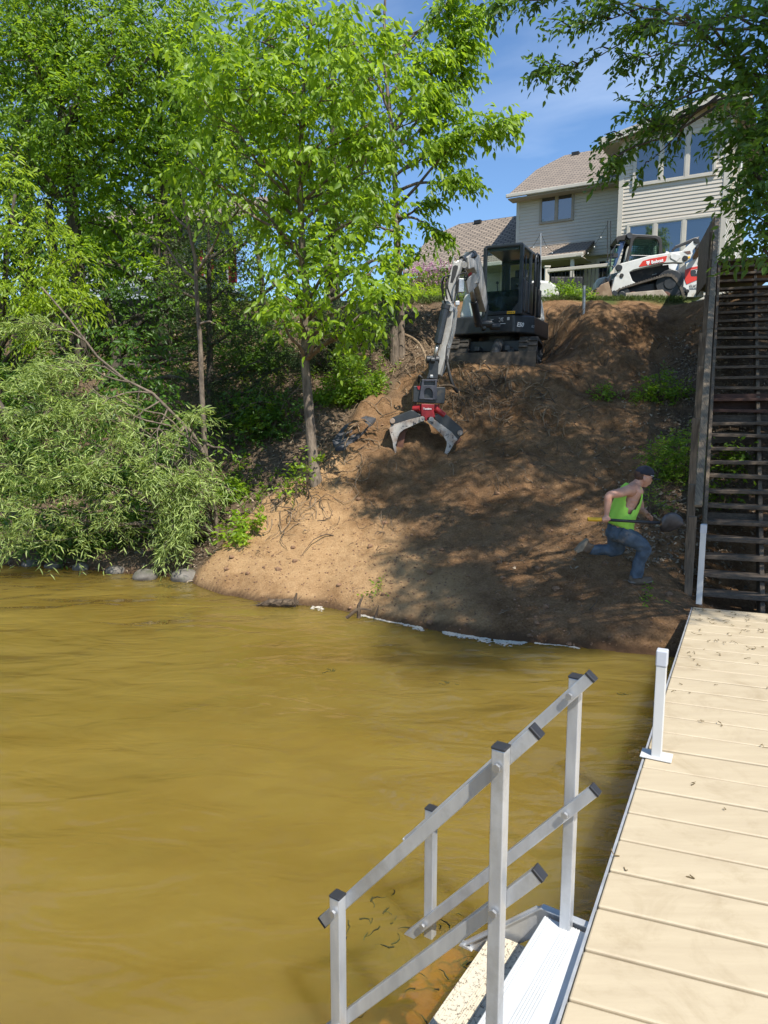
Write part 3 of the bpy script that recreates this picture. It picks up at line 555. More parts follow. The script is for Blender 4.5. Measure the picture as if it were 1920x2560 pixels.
# bay with the two big triple windows
tR = FP(1815, 520, 0)[0]; tl, zl = FP(1499, 350, -.4); tp_, zp = FP(1793, 236, -.4); sl = (zp - zl) / (tp_ - tl); zr = lambda t: zp - abs(t - tp_) * sl
print('bay', tR, 'eave', tl, zl, 'peak', tp_, zp, 'slope', sl)
siding('wall', P0, E1, FN, 0.10, tR - .10, ZG, zp, root, clip=lambda z: (tp_ - (zp - z) / sl, tp_ + (zp - z) / sl))
siding('wall', P0 + E1 * tR, BK, E1, 0.10, 7.5, ZG, zr(tR) - .1, root)
siding('wall', P0, BK, -E1, 0.10, 1.5, ZG, zr(0) - .1, root)
b = MB()
for t_, s_ in ((0.04, 0), (tR - .04, 0)):
    b.mm((0, 0, 0), (0, 0, 0)); q = MB(); c = HP(t_, .04, 0); q.box(c + ZZ * ((ZG + zr(t_)) / 2), (.15, .15, zr(t_) - ZG - .1), [E1, BK, ZZ]); q.build('corner_board', m_trim, root)
def tz(px): return FP(px[0], px[1], -.03)
(w0, z0), (w1, z1) = tz((1583, 466)), tz((1583, 372)); w3, z3 = tz((1790, 440)); w3, ztp = FP(1792, 325, -.03)
window(P0, E1, FN, w0 + .05, w3 - .02, z0 + .05, z0 + .05 + 1.26, [0, .335, .667, 1], root)
wa, za = tz((1572, 563)); wb, zb = tz((1786, 537)); print('win', w0, z0, w3, ztp, 'low', wa, za, wb, zb)
window(P0, E1, FN, wa + .02, wb, zb - 1.9, zb - .03, [0, .32, .66, 1], root)
window(P0 + E1 * tR, BK, E1, 1.0, 1.5, ZG + .9, ZG + 2.5, [0, 1], root); window(P0 + E1 * tR, BK, E1, 1.75, 2.3, ZG + .9, ZG + 2.5, [0, 1], root); window(P0 + E1 * tR, BK, E1, 1.4, 2.3, ZG + 4.0, ZG + 5.3, [0, .5, 1], root)
q = MB(); q.tube([HP(tR + .08, 3.2, ZG), HP(tR + .08, 3.2, zr(tR) - .4)], .05, 6); q.build('downpipe', m_white, root)
tE = tR + .55
roofslab('roof', [HP(tl, -.42, zl), HP(tl, 9, zl), HP(tp_, 9, zp), HP(tp_, -.42, zp)][::-1] and [HP(tl, 9, zl), HP(tl, -.42, zl), HP(tp_, -.42, zp), HP(tp_, 9, zp)], .12, root)
roofslab('roof', [HP(tE, -.42, zr(tE)), HP(tE, 9, zr(tE)), HP(tp_, 9, zp), HP(tp_, -.42, zp)], .12, root)
q = MB(); q.prism([HP(tl, -.44, zl + .02), HP(tp_, -.44, zp + .02), HP(tE, -.44, zr(tE) + .02), HP(tE, -.44, zr(tE) - .2), HP(tp_, -.44, zp - .22), HP(tl, -.44, zl - .2)], -BK * .03); q.build('fascia', m_trim, root)
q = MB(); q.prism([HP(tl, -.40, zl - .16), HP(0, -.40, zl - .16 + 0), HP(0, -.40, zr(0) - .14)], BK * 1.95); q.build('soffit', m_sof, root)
# left two storey block, set back
SB = 2.1; tLB, _ = FP(1293, 500, SB); (_, zc1), (_, zc2) = FP(1276, 486, SB - .5), FP(1530, 446, SB - .5); ze = (zc1 + zc2) / 2; te, _ = FP(1270, 486, SB - .5); print('LB', tLB, 'eave z', zc1, zc2, te)
siding('wall', HP(0, SB, 0), E1, FN, tLB + .1, -.02, ZG + 2.9, ze - .02, root)
siding('wall', HP(0, SB + .25, 0), E1, FN, tLB + .1, -.02, ZG, ZG + 2.88, root)
siding('wall', HP(tLB, SB, 0), BK, -E1, .1, 7, ZG + 2.9, ze, root)
q = MB(); q.box(HP(tLB + .05, SB + .04, (ZG + 2.9 + ze) / 2), (.12, .14, ze - ZG - 2.9), [E1, BK, ZZ]); q.build('corner_board', m_trim, root)
q = MB(); q.box(HP(tLB / 2, SB + .12, ZG + 2.86), (-tLB, .3, .1), [E1, BK, ZZ]); q.build('band_board', m_trim, root)
ph = R(27); RO = HP(0, SB - .5, ze); RN = nrm(-BK * math.sin(ph) + ZZ * math.cos(ph))
def onplane(u, v, O, N):
    d = ray(u, v); o = np.array([0, 0, CAMZ]); return o + d * (np.dot(O - o, N) / np.dot(d, N))
def solve_pitch(u, v, sE, zE, eL):
    O = HP(0, sE, zE); best = None
    for k in range(22, 62):
        a_ = R(k); N = nrm(-BK * math.sin(a_) + ZZ * math.cos(a_)); p = onplane(u, v, O, N); off = float(np.dot(p - P0, E1)) - eL
        if best is None or abs(off) < abs(best[0]): best = (off, a_, N, float(np.dot(p - O, BK)))
    return best
def clipped_roof(eL, tEnd, sE, zE, rake_px, ridge_px, parent):
    off, a_, N, rk = solve_pitch(*rake_px, sE, zE, eL); O = HP(0, sE, zE); p = onplane(*ridge_px, O, N); run = float(np.dot(p - O, BK)); hip = float(np.dot(p - P0, E1)) - eL; t_ = math.tan(a_); run = max(run, rk + .3); hip = max(hip, .3); print('roof pitch', math.degrees(a_), off, rk, run, hip)
    A = HP(eL, sE, zE); B = HP(tEnd, sE, zE); C = HP(tEnd, sE + run, zE + run * t_); Dp = HP(eL + hip, sE + run, zE + run * t_); Q1 = HP(eL, sE + rk, zE + rk * t_); Q2 = HP(eL, sE + 2 * run - rk, zE + rk * t_)
    roofslab('roof', [A, B, C, Dp, Q1], .1, parent); roofslab('roof', [Q2, Q1, Dp], .1, parent); roofslab('roof', [HP(tEnd, sE + 2 * run, zE), HP(eL, sE + 2 * run, zE), Q2, Dp, C], .1, parent)
    q = MB(); q.prism([HP(eL + .45, sE + .5, zE - .1), HP(eL + .45, sE + 2 * run - .5, zE - .1), HP(eL + .45, sE + 2 * run - rk, zE + rk * t_ - .12), HP(eL + .45, sE + rk, zE + rk * t_ - .12)], E1 * .1); q.build('gable_wall', m_sid, parent)
    q = MB(); q.box(HP((eL + tEnd) / 2, sE - .05, zE - .06), (tEnd - eL + .1, .11, .13), [E1, BK, ZZ]); q.build('gutter', m_trim, parent, bevel=.02)
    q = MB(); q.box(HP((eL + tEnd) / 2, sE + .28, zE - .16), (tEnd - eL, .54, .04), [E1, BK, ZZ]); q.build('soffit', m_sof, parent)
    return O, N
RO, RN = clipped_roof(te, -.02, SB - .5, ze, (1338, 425), (1412, 388), root)
q = MB(); q.box(onplane(1440, 386, RO, RN), (.3, .3, .14), [E1, BK, ZZ]); q.build('roof_vent', m_black, root)
a_, b2_ = FP(1350, 561, SB - .03), FP(1432, 479, SB - .03); window(HP(0, SB, 0), E1, FN, a_[0] + .03, b2_[0], a_[1] + .05, b2_[1] - .05, [0, .5, 1], root, fr=m_sof, fw=.045)
# single storey wing on the left
SWg = SB + .2; (_, z1_), (_, z2_) = FP(1030, 678, SWg - .5), FP(1207, 650, SWg - .5); tw, _ = FP(1012, 682, SWg - .5); print('wing eave', z1_, z2_, tw)
zw = (z1_ + z2_) / 2; RO2, RN2 = clipped_roof(tw, tLB - .01, SWg - .5, zw, (1070, 596), (1147, 560), root)
q = MB(); q.box(onplane(1196, 556, RO2, RN2), (.3, .3, .14), [E1, BK, ZZ]); q.build('roof_vent', m_black, root)
siding('wall', HP(0, SWg, 0), E1, FN, tw + .5, tLB - .01, ZG, zw - .1, root); siding('wall', HP(tw + .5, SWg, 0), BK, -E1, .1, 7, ZG, zw, root)
a_ = FP(1027, 700, SWg - .03); window(HP(0, SWg, 0), E1, FN, a_[0], a_[0] + 1.6, ZG + .9, a_[1], [0, .5, 1], root, fr=m_grey)
# patio roof and doors
pa, pb, pc, pd = FP(1362, 616, SB), FP(1467, 604, SB), FP(1352, 641, .3), FP(1452, 633, .3); zpa = (pa[1] + pb[1]) / 2; zpc = (pc[1] + pd[1]) / 2; print('patio', pa, pb, pc, pd)
t0_ = pa[0] - 1.9; t1_ = pd[0] + .1
roofslab('roof', [HP(t0_, .3, zpc), HP(t1_, .3, zpc), HP(t1_ - .1, SB, zpa), HP(t0_, SB, zpa)], .1, root)
q = MB(); q.box(HP((t0_ + t1_) / 2, .26, zpc - .07), (t1_ - t0_, .1, .14), [E1, BK, ZZ]); q.build('gutter', m_trim, root, bevel=.02)
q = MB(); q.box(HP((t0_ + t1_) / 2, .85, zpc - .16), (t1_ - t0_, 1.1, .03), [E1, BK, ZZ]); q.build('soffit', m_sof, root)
q = MB(); q.box(HP(t1_ - .4, .4, (ZG + zpc) / 2), (.12, .12, zpc - ZG - .1), [E1, BK, ZZ]); q.build('porch_post', m_trim, root)
a_ = FP(1356, 655, SB + .2); window(HP(0, SB + .25, 0), E1, FN, a_[0], a_[0] + 1.5, ZG + .1, a_[1], [0, .5, 1], root, fr=m_grey)
a_ = FP(1497, 652, SB + .2); window(HP(0, SB + .25, 0), E1, FN, a_[0], a_[0] + .75, a_[1] - 1.0, a_[1], [0, 1], root)
# ================================================================ NEIGHBOUR HOUSE
m_blu = M('pale blue siding', (.45, .50, .56), (.40, .45, .5), 2, .6); m_rdp = M('red shutter paint', (.28, .03, .02), (.2, .02, .02), 3, .5)
N0 = D(300, 640, 27); N0[2] = 0; zg = 5.6; root = thing('neighbour_house', 'pale blue white trimmed house glimpsed between the trees, red shutters', 'house', N0 + ZZ * zg)
o = N0; dr = nrm([1, -.25, 0]); nv = nrm([-.25, -1, 0]); bk = -nv
w_ = float(np.dot(D(505, 640, 26) - N0, dr)); zt_ = D(430, 500, 26.5)[2]; zb_ = D(430, 640, 26.5)[2]
siding('wall', o, dr, nv, -3, w_, zg - .5, zt_ + .3, root, mat=m_blu)
for px_ in (400, 455):
    w2 = float(np.dot(D(px_, 590, 26.4) - N0, dr)); z2 = D(px_, 600, 26.4)[2]; window(o, dr, nv, w2, w2 + .7, z2 - .2, z2 + 1.0, [0, 1], root, fr=m_white)
    for s_ in (-.35, .8): q = MB(); q.box(o + dr * (w2 + s_ + .13) + nv * .04 + ZZ * (z2 + .4), (.3, .05, 1.3), [dr, nv, ZZ]); q.build('shutter', m_rdp, root)
roofslab('roof', [o - dr * 3.5 + nv * .6 + ZZ * (zt_ + .2), o + dr * (w_ + .5) + nv * .6 + ZZ * (zt_ + .2), o + dr * (w_ + .3) + bk * 4 + ZZ * (zt_ + 2.2), o - dr * 3 + bk * 4 + ZZ * (zt_ + 2.2)], .15, root)
q = MB(); q.box(o + dr * (w_ - 1.2) + nv * 1.0 + ZZ * (zb_ - .05), (3.4, 2.0, .14), [dr, nv, ZZ]); q.build('porch_roof', m_white, root)
# ================================================================ DECK RAILING, PATIO THINGS
pA = PX(1368, 760, 21.5); pB = PX(1530, 745, 20.6); pA[2] = pB[2] = 5.35; zA = PX(1368, 675, 21.5)[2]; zB = PX(1530, 664, 20.6)[2]; dv = nrm(pB - pA); Ln = float(np.linalg.norm(pB - pA)); ht = (zA + zB) / 2; zb_ = PX(1400, 748, 21.3)[2]
root = thing('deck_railing', 'cream deck railing with black balusters behind the two machines', 'railing', pA)
q = MB(); q.sweep([pA * [1, 1, 0] + ZZ * ht, pB * [1, 1, 0] + ZZ * ht], .12, .09, (dv[1], -dv[0], 0)); q.build('top_rail', m_trim, root, bevel=.01)
q = MB(); q.sweep([pA * [1, 1, 0] + ZZ * zb_, pB * [1, 1, 0] + ZZ * zb_], .07, .09, (dv[1], -dv[0], 0)); q.build('bottom_rail', m_trim, root)
for f in (-.02, .98): p = pA + dv * Ln * f; q = MB(); q.mm(p * [1, 1, 0] + [-.06, -.06, 5.1], p * [1, 1, 0] + [.06, .06, ht + .1]); o_ = q.build('post', m_trim, root); c = MB(); c.mm(p * [1, 1, 0] + [-.085, -.085, ht + .1], p * [1, 1, 0] + [.085, .085, ht + .14]); sub('post_cap', c, m_trim, o_)
for i in range(17): p = pA + dv * Ln * (i + .8) / 17.5; q = MB(); q.tube([p * [1, 1, 0] + ZZ * zb_, p * [1, 1, 0] + ZZ * ht], .011, 5); q.build('baluster', m_black, root)
for (u, lab) in ((1440, 'black patio chair behind the cream railing, nearest the skid loader'), (1400, 'black patio chair behind the cream railing, nearest the excavator cab')):
    p = PX(u, 740, 22.2); p[2] = 5.5; r_ = thing('patio_chair', lab, 'chair', p, 'patio chairs on the deck')
    q = MB(); q.box(p + [0, 0, .42], (.5, .5, .06)); q.build('seat', m_black, r_, bevel=.015); q = MB(); q.box(p + [.0, .25, .75], (.5, .05, .6)); q.build('backrest', m_black, r_, bevel=.02)
    for a in (-.23, .23):
        for c in (-.22, .22): q = MB(); q.tube([p + [a, c, 0], p + [a, c, .42]], .015, 6); q.build('leg', m_black, r_)
        q = MB(); q.box(p + [a, 0, .62], (.05, .5, .03)); q.build('armrest', m_black, r_)
p = PX(1352, 752, 17.9); r_ = thing('white_tub', 'white oval plastic tub standing on edge right of the excavator', 'tub', p); z0 = p[2]
q = MB(); prof = [(-.40, 0), (.42, 0), (.46, .18), (.38, .36), (.2, .47), (-.1, .5), (-.38, .44), (-.48, .25)]; q.prism([p + [a, 0, c] for a, c in prof], (0, .35, 0)); q.build('shell', m_white, r_, bevel=.06, seg=3)
q = MB(); q.box(p + [-.12, -.015, .22], (.05, .03, .34)); q.box(p + [-.12, -.015, .4], (.2, .03, .05)); q.build('latch', m_black, r_)
q = MB(); q.box(p + [.42, .1, -.04], (.7, .4, .2), [nrm([1, 0, .15]), (0, 1, 0), nrm([-.15, 0, 1])]); tag(q.build('stone_block', m_trim, bevel=.01), 'tan wall block lying beside the white tub', 'block')
p = HIT(1459, 786); pt = PX(1461, 714, p[1]); q = MB(); q.tube([p - [0, 0, .2], pt], .035, 10); tag(q.build('pipe_post', m_steel), 'short galvanised steel pipe post at the top edge of the bank', 'post')
for (u, vb, vt, yy, lab) in ((1133, 745, 612, 21, 'thin pole holding string lights left of the excavator cab'), (1352, 745, 583, 22, 'thin pole holding string lights right of the excavator cab'), (1519, 730, 552, 22, 'pair of thin dark poles beside the skid loader cab')):
    p = PX(u, vb, yy); q = PX(u, vt, yy); r_ = MB(); r_.tube([p, q], .014, 6)
    if u == 1519: r_.tube([p + [.09, 0, 0], q + [.09, 0, 0]], .014, 6)
    tag(r_.build('light_pole', m_black if u == 1519 else m_alu), lab, 'pole', 'string light poles')
def slights(pts, lab):
    r_ = thing('string_lights', lab, 'string lights', pts[0], 'string lights'); q = MB(); bl = MB()
    for a_, b_ in zip(pts[:-1], pts[1:]):
        n = int(np.linalg.norm(b_ - a_) / .3) + 1; P = [a_ * (1 - i / n) + b_ * i / n - ZZ * .25 * math.sin(math.pi * i / n) for i in range(n + 1)]; q.tube(P, .006, 4)
        for p_ in P[1:-1]: bl.ball(p_ - ZZ * .05, .02, 6, 4)
    q.build('cable', m_black, r_); bl.build('bulb', m_white, r_)
slights([PX(1042, 684, 22.8), PX(1133, 640, 21), PX(1215, 672, 22)], 'string lights sagging below the shingle eave left of the cab')
slights([PX(1300, 620, 22.3), PX(1352, 583, 22), PX(1395, 622, 22.5)], 'string lights strung from the pole right of the cab')
slights([PX(1440, 640, 22.5), PX(1519, 560, 22)], 'string lights rising to the dark poles by the skid loader')
# ================================================================ EXCAVATOR
EX0 = np.array([2.43, 15.35, EXZ]); root = thing('excavator', 'white and dark grey tracked mini excavator with empty cab standing on the bank', 'excavator', EX0); ex = root
def frame(o, th):
    a = np.array([math.cos(th), -math.sin(th), 0]); b_ = np.array([math.sin(th), math.cos(th), 0]); return (lambda x, y, z: o + a * x + b_ * y + ZZ * z), a, b_
U, ua, ub = frame(EX0, R(16)); W, wa_, wb_ = frame(EX0, R(25))
def E_(x, y, Y): return PX(1080 + x / 5.53, 590 + y / 5.53, Y)
def G_(x, y, Y): return PX(940 + x / 6.38, 880 + y / 6.38, Y)
# tracks
def track(O, a, b_, xc, wid, prof, name_par, n_lug, mat=m_track, wheels=(), frame_c=m_grey, lug=.03):
    """prof: list of (y,z) outline of the belt (closed, outer)"""
    P = [O(xc - wid / 2, y, z) for y, z in prof]; q = MB(); cy = sum(p[0] for p in prof) / len(prof); cz = sum(p[1] for p in prof) / len(prof)
    inn = [(y + (cy - y) * .10, z + (cz - z) * .16) for y, z in prof]; N = len(prof)
    V = [O(xc + s * wid / 2, y, z) for s in (-1, 1) for y, z in prof] + [O(xc + s * wid / 2, y, z) for s in (-1, 1) for y, z in inn]
    Fc = []
    for i in range(N):
        j = (i + 1) % N; Fc += [(i, j, N + j, N + i), (2 * N + j, 2 * N + i, 3 * N + i, 3 * N + j), (j, i, 2 * N + i, 2 * N + j), (N + i, N + j, 3 * N + j, 3 * N + i)]
    q.add(V, Fc); Lt = [0]
    for i in range(N): Lt.append(Lt[-1] + math.dist(prof[i], prof[(i + 1) % N]))
    for k in range(n_lug):
        d = Lt[-1] * k / n_lug; i = max(j for j in range(N) if Lt[j] <= d); f = (d - Lt[i]) / (Lt[i + 1] - Lt[i]); y0, z0 = prof[i]; y1, z1 = prof[(i + 1) % N]; y_ = y0 + (y1 - y0) * f; z_ = z0 + (z1 - z0) * f
        ty, tz_ = y1 - y0, z1 - z0; l = math.hypot(ty, tz_); ty /= l; tz_ /= l; ny_, nz_ = tz_, -ty
        if (y_ - cy) * ny_ + (z_ - cz) * nz_ < 0: ny_, nz_ = -ny_, -nz_
        for h in (-.26, .26):
            sh = (.02 if h > 0 else -.02); c = O(xc + h * wid, y_ + ny_ * lug / 2 + ty * sh, z_ + nz_ * lug / 2 + tz_ * sh); q.box(c, (wid * .46, .05, lug), [a, b_ * ty + ZZ * tz_, b_ * ny_ + ZZ * nz_])
    o = q.build('track', mat, name_par, bevel=.004, seg=1)
    for (wy, wz, wr_, mt_) in wheels:
        c = MB(); c.tube([O(xc - wid * .45, wy, wz), O(xc + wid * .45, wy, wz)], wr_, 20); c.tube([O(xc - wid * .5, wy, wz), O(xc + wid * .5, wy, wz)], wr_ * .45, 12); sub('wheel', c, mt_, o, bevel=.01)
    return o
pr_ = [(-.98, .34), (-.88, .46), (-.7, .52), (.7, .52), (.88, .46), (.98, .34), (1.0, .22), (.9, .08), (.72, .0), (-.72, .0), (-.9, .08), (-1.0, .22)]
for xc in (-.68, .68): track(U, ua, ub, xc, .36, pr_, root, 34, wheels=[(-.72, .26, .19, m_grey), (.72, .26, .19, m_grey), (-.35, .12, .09, m_grey), (0, .12, .09, m_grey), (.35, .12, .09, m_grey)])
q = MB(); q.box(U(0, 0, .38), (1.05, 1.3, .22), [ua, ub, ZZ]); q.tube([U(0, 0, .45), U(0, 0, .62)], .42, 24); q.box(U(-.3, -.75, .3), (.1, .7, .1), [ua, ub, ZZ]); q.box(U(.3, -.75, .3), (.1, .7, .1), [ua, ub, ZZ]); q.build('undercarriage', m_grey, root, bevel=.015)
q = MB(); bl_ = [(-.0, -.10), (.05, -.05), (.03, .12), (.0, .24), (-.03, .24), (0, .1), (-.03, -.1)]; q.prism([U(-.86, -1.18 - y, z - .02) for y, z in bl_], ua * 1.72); q.build('dozer_blade', M('muddy blade steel', (.16, .12, .085), (.06, .05, .04), 6, .8, .2, bs=.4), root, bevel=.005)
q = MB(); q.tube([U(.03, -1.1, .14), U(.10, -.78, .44)], .10, 12); q.build('blade_cylinder', M('muddy grey steel', (.13, .125, .12), (.06, .055, .05), 8, .6), root, bevel=.01)
q = MB(); q.box(U(.36, -1.0, .16), (.12, .2, .26), [ua, nrm(ub + ZZ * .4), nrm(ZZ - ub * .4)]); q.build('blade_bracket', m_grey, root, bevel=.02)
# house of the machine
pl = [(-.70, -.95), (.56, -.95), (.86, -.5), (.86, .8), (.5, 1.15), (-.5, 1.15), (-.78, .8), (-.78, -.55)]
q = MB(); q.prism([W(x, y, .60) for x, y in pl], (0, 0, .35)); bo = q.build('upper_frame', m_grey, root, bevel=.03, seg=3)
q = MB(); pl2 = [(-.70, -.62), (-.10, -.66), (-.10, .5), (.80, .5), (.80, .8), (.48, 1.1), (-.48, 1.1), (-.74, .75)]
V = [W(x, y, .955) for x, y in pl2]; V2 = [W(x * .90 - .0, y * .88 + .04, 1.48) for x, y in pl2]; n = len(pl2); q.add(V + V2, [tuple(range(n - 1, -1, -1)), tuple(range(n, 2 * n))] + [(i, (i + 1) % n, (i + 1) % n + n, i + n) for i in range(n)]); q.build('engine_cover', m_white, root, bevel=.09, seg=4)
# cab
x0, x1, y0, y1, z0, z1 = -.09, .71, -.95, .42, .95, 2.30
cabm = M('black cab paint', (.022, .026, .032), (.014, .017, .021), 6, .35)
def bar(*pts, r=.035, m=cabm, nm='pillar', par=root): q = MB(); q.sweep([W(*p) for p in pts], r * 2, r * 2, wa_ if abs(pts[0][2] - pts[-1][2]) > .2 else ZZ); return q.build(nm, m, par, bevel=.012, seg=2)
q = MB(); q.prism([W(x, y, z1 - .09) for x, y in ((x0 + .02, y0 + .03), (x1 - .02, y0 + .03), (x1 - .01, y1), (x0 + .01, y1))], (0, 0, .09)); q.build('cab_roof', cabm, root, bevel=.04, seg=3)
q = MB(); q.prism([W(x0 + .1, y0 - .004 + .05, z1 - .06), W(x1 - .1, y0 + .05, z1 - .06), W(x1 - .1, y0 + .05, z1 - .13), W(x0 + .1, y0 + .05, z1 - .13)], wb_ * .05); q.build('cab_header', cabm, root)
for p in ((x0 + .035, y0 + .02), (x1 - .035, y0 + .02), (x0 + .035, y1 - .03), (x1 - .035, y1 - .03), (x1 - .03, -.25)): bar((p[0], p[1] + .0, z0), (p[0], p[1] + .035, z1 - .05), r=.036 if p[1] < -.5 else .03)
q = MB(); q.box(W((x0 + x1) / 2, y0 + .03, z0 + .035), (x1 - x0 - .06, .06, .07), [wa_, wb_, ZZ]); q.box(W(x1 - .04, (y0 + y1) / 2, z0 + .04), (.06, y1 - y0, .08), [wa_, wb_, ZZ]); q.box(W((x0 + x1) / 2, y1 - .03, z0 + .25), (x1 - x0, .06, .5), [wa_, wb_, ZZ])
q.prism([W(x0 + .05, y0 + .01, z0 + .05), W(x0 + .05, y0 + .01, z0 + .22), W(x0 + .15, y0 + .01, z0 + .09), W(x0 + .26, y0 + .01, z0 + .06)], wb_ * .03); q.prism([W(x1 - .05, y0 + .01, z0 + .05), W(x1 - .05, y0 + .01, z0 + .26), W(x1 - .22, y0 + .01, z0 + .06)], wb_ * .03)
q.build('cab_sill', cabm, root, bevel=.01)
q = MB(); q.box(W((x0 + x1) / 2, y1 - .03, z1 - .10), (x1 - x0, .05, .12), [wa_, wb_, ZZ]); q.box(W(x0 + .13, y1 - .03, 1.7), (.12, .05, 1.1), [wa_, wb_, ZZ]); q.build('rear_window_frame', cabm, root, bevel=.02)
q = MB(); q.box(W((x0 + x1) / 2, y0 + .04, 1.64), (x1 - x0 - .12, .006, 1.22), [wa_, wb_, ZZ]); q.build('windshield', m_glass, root)
q = MB(); q.box(W((x0 + x1) / 2, y0 + .052, 1.20), (x1 - x0 - .12, .006, .44), [wa_, wb_, ZZ]); q.build('lower_front_pane', glassmat('smoked glass', (.35, .4, .4), .8), root)
q = MB(); q.box(W(x0 + .01, -.3, 1.75), (.006, 1.1, .95), [wa_, wb_, ZZ]); q.build('side_pane', m_glass, root); q = MB(); q.box(W(x1 - .01, -.6, 1.75), (.006, .6, .95), [wa_, wb_, ZZ]); q.build('side_pane', m_glass, root)
q = MB(); q.box(W(x1 - .005, -.35, 1.32), (.03, 1.1, .60), [wa_, wb_, ZZ]); q.build('door_panel', cabm, root, bevel=.015)
q = MB(); Pd = [(.78, -.28, 1.0), (.79, -.26, 2.1), (.80, -.2, 2.2), (.81, -.02, 2.2), (.81, .04, 2.08), (.80, .04, 1.05), (.79, -.03, .98)]; q.tube([W(*p) for p in Pd], .022, 8); q.build('door_guard', cabm, root, smooth=True)
q = MB(); q.box(W(.83, -.02, 1.25), (.05, .20, .55), [wa_, wb_, ZZ]); q.build('mirror', m_black, root, bevel=.02)
for xx in (.74, .76): q = MB(); q.tube([W(xx, -.62 if xx > .75 else -.85, 1.0), W(xx, -.62 if xx > .75 else -.85, 2.05)], .012, 6); q.build('grab_rail', cabm, root)
q = MB(); q.box(W(.36, .05, 1.35), (.46, .46, .12), [wa_, wb_, ZZ]); q.box(W(.38, .24, 1.6), (.44, .13, .52), [wa_, wb_, ZZ]); q.box(W(.38, .24, 1.91), (.26, .1, .18), [wa_, wb_, ZZ]); q.box(W(.12, .0, 1.48), (.07, .4, .06), [wa_, wb_, ZZ]); q.box(W(.60, .0, 1.48), (.07, .4, .06), [wa_, wb_, ZZ]); q.build('seat', m_cap, root, bevel=.05, seg=3)
q = MB(); q.box(W(.02, -.45, 1.3), (.2, .3, .30), [wa_, wb_, ZZ]); q.tube([W(.1, -.5, 1.3), W(.09, -.54, 1.62)], .012, 6); q.tube([W(.5, -.5, 1.2), W(.5, -.54, 1.55)], .012, 6); q.ball(W(.09, -.54, 1.64), .03, 8, 6); q.ball(W(.5, -.54, 1.57), .03, 8, 6); q.build('control_console', m_cap, root, bevel=.02)
q = MB(); q.box(W(.12, .36, 1.46), (.2, .01, .12), [wa_, wb_, ZZ]); q.build('warning_sticker', m_yel, root)
q = MB(); q.box(W(.50, y0 - .004, z0 + .035), (.16, .01, .05), [wa_, wb_, ZZ]); q.build('warning_sticker', m_yel, root); 
q = MB()
for i in range(4): q.box(W(.445 + .035 * i, y0 - .011, z0 + .035), (.018, .004, .018), [wa_, wb_, ZZ])
q.build('sticker_marks', m_black, root)
q = MB()
for (xx, zz, ww) in ((.10, .87, .10), (.12, .81, .05), (.27, .89, .02), (.31, .885, .03), (.34, .89, .02), (.31, .865, .06), (.27, .83, .02), (.31, .835, .04), (.34, .83, .02), (.33, .78, .13)): q.box(W(xx, -.955, zz), (ww, .006, .008 if ww > .03 else .01), [wa_, wb_, ZZ])
q.build('panel_lettering', m_decal, root)
q = MB(); q.box(W(.45, -.956, .87), (.05, .006, .06), [wa_, wb_, ZZ]); q.build('sticker', m_alu, root)
ch = nrm(W(.86, -.5, 0) - W(.56, -.95, 0)); cn = np.cross(ch, ZZ); text('model_lettering', 'E50', .115, W(.60, -.895, .72) + cn * .006, ch, ZZ, m_decal, root, shear=.3, bold=.003)
text('model_lettering', 'R2', .07, W(.86, -.5, .72) + cn * .006 - ch * .09, ch, ZZ, m_alu, root, shear=.3)
# swing bracket, boom, arm, cylinders
q = MB(); q.prism([E_(x, y, 13.85) for x, y in ((735, 950), (790, 950), (770, 1080), (745, 1290), (700, 1290), (680, 1180), (725, 1090))], (.02, .3, 0)); q.tube([E_(660, 1210, 13.9), E_(830, 1210, 13.9)], .075, 14); q.tube([E_(800, 1250, 14.05), E_(940, 1250, 14.05)], .07, 14); q.build('swing_bracket', m_grey, root, bevel=.015)
q = MB(); q.sweep([E_(690, 985, 13.75), E_(650, 800, 13.45), E_(600, 560, 13.1), E_(575, 400, 12.85), E_(520, 330, 12.6), E_(455, 380, 12.35)], [.2, .2, .19, .18, .16, .13], [.24, .34, .42, .36, .26, .2], wa_); q.build('boom', m_shadewhite, root, bevel=.015)
q = MB(); q.prism([E_(x, y, 12.75) for x, y in ((485, 705), (490, 600), (505, 500), (560, 370), (590, 235), (620, 240), (632, 380), (655, 560), (640, 640))], (.03, .14, 0)); pb_ = q.build('boom_plate', m_shadewhite, root, bevel=.006)
q = MB(); q.prism([E_(x, y, 12.742) for x, y in ((497, 530), (552, 480), (550, 600), (497, 660))], (0, -.006, 0)); sub('red_decal', q, m_redd, pb_)
q = MB(); q.sweep([E_(480, 705, 12.65), E_(600, 605, 12.75)], .03, .25, wa_); q.build('boom_step', m_alu, root)
q = MB(); q.prism([E_(x, y, 12.1) for x, y in ((298, 345), (345, 358), (400, 330), (415, 350), (352, 560), (330, 700), (300, 860), (262, 975), (215, 985), (165, 900), (205, 720), (240, 540))], (.05, .17, 0)); ar = q.build('arm', m_shadewhite, root, bevel=.012)
q = MB(); q.prism([E_(x, y, 12.094) for x, y in ((290, 420), (320, 402), (358, 410), (360, 440), (325, 560), (290, 640), (255, 640))], (0, .01, 0)); sub('slot_shade_plate', q, m_black, ar)  # black plate painted in for the shaded hollow of the arm slot
q = MB(); q.sweep([E_(205, 900, 12.15), E_(262, 1020, 12.12), E_(235, 1280, 12.12), E_(170, 1560, 12.1), E_(150, 1720, 12.08), G_(990, 380, 12.06)], [.12, .17, .16, .13, .12, .10], [.2, .22, .24, .22, .2, .16], wa_); q.build('arm', m_shadewhite, root, bevel=.01)
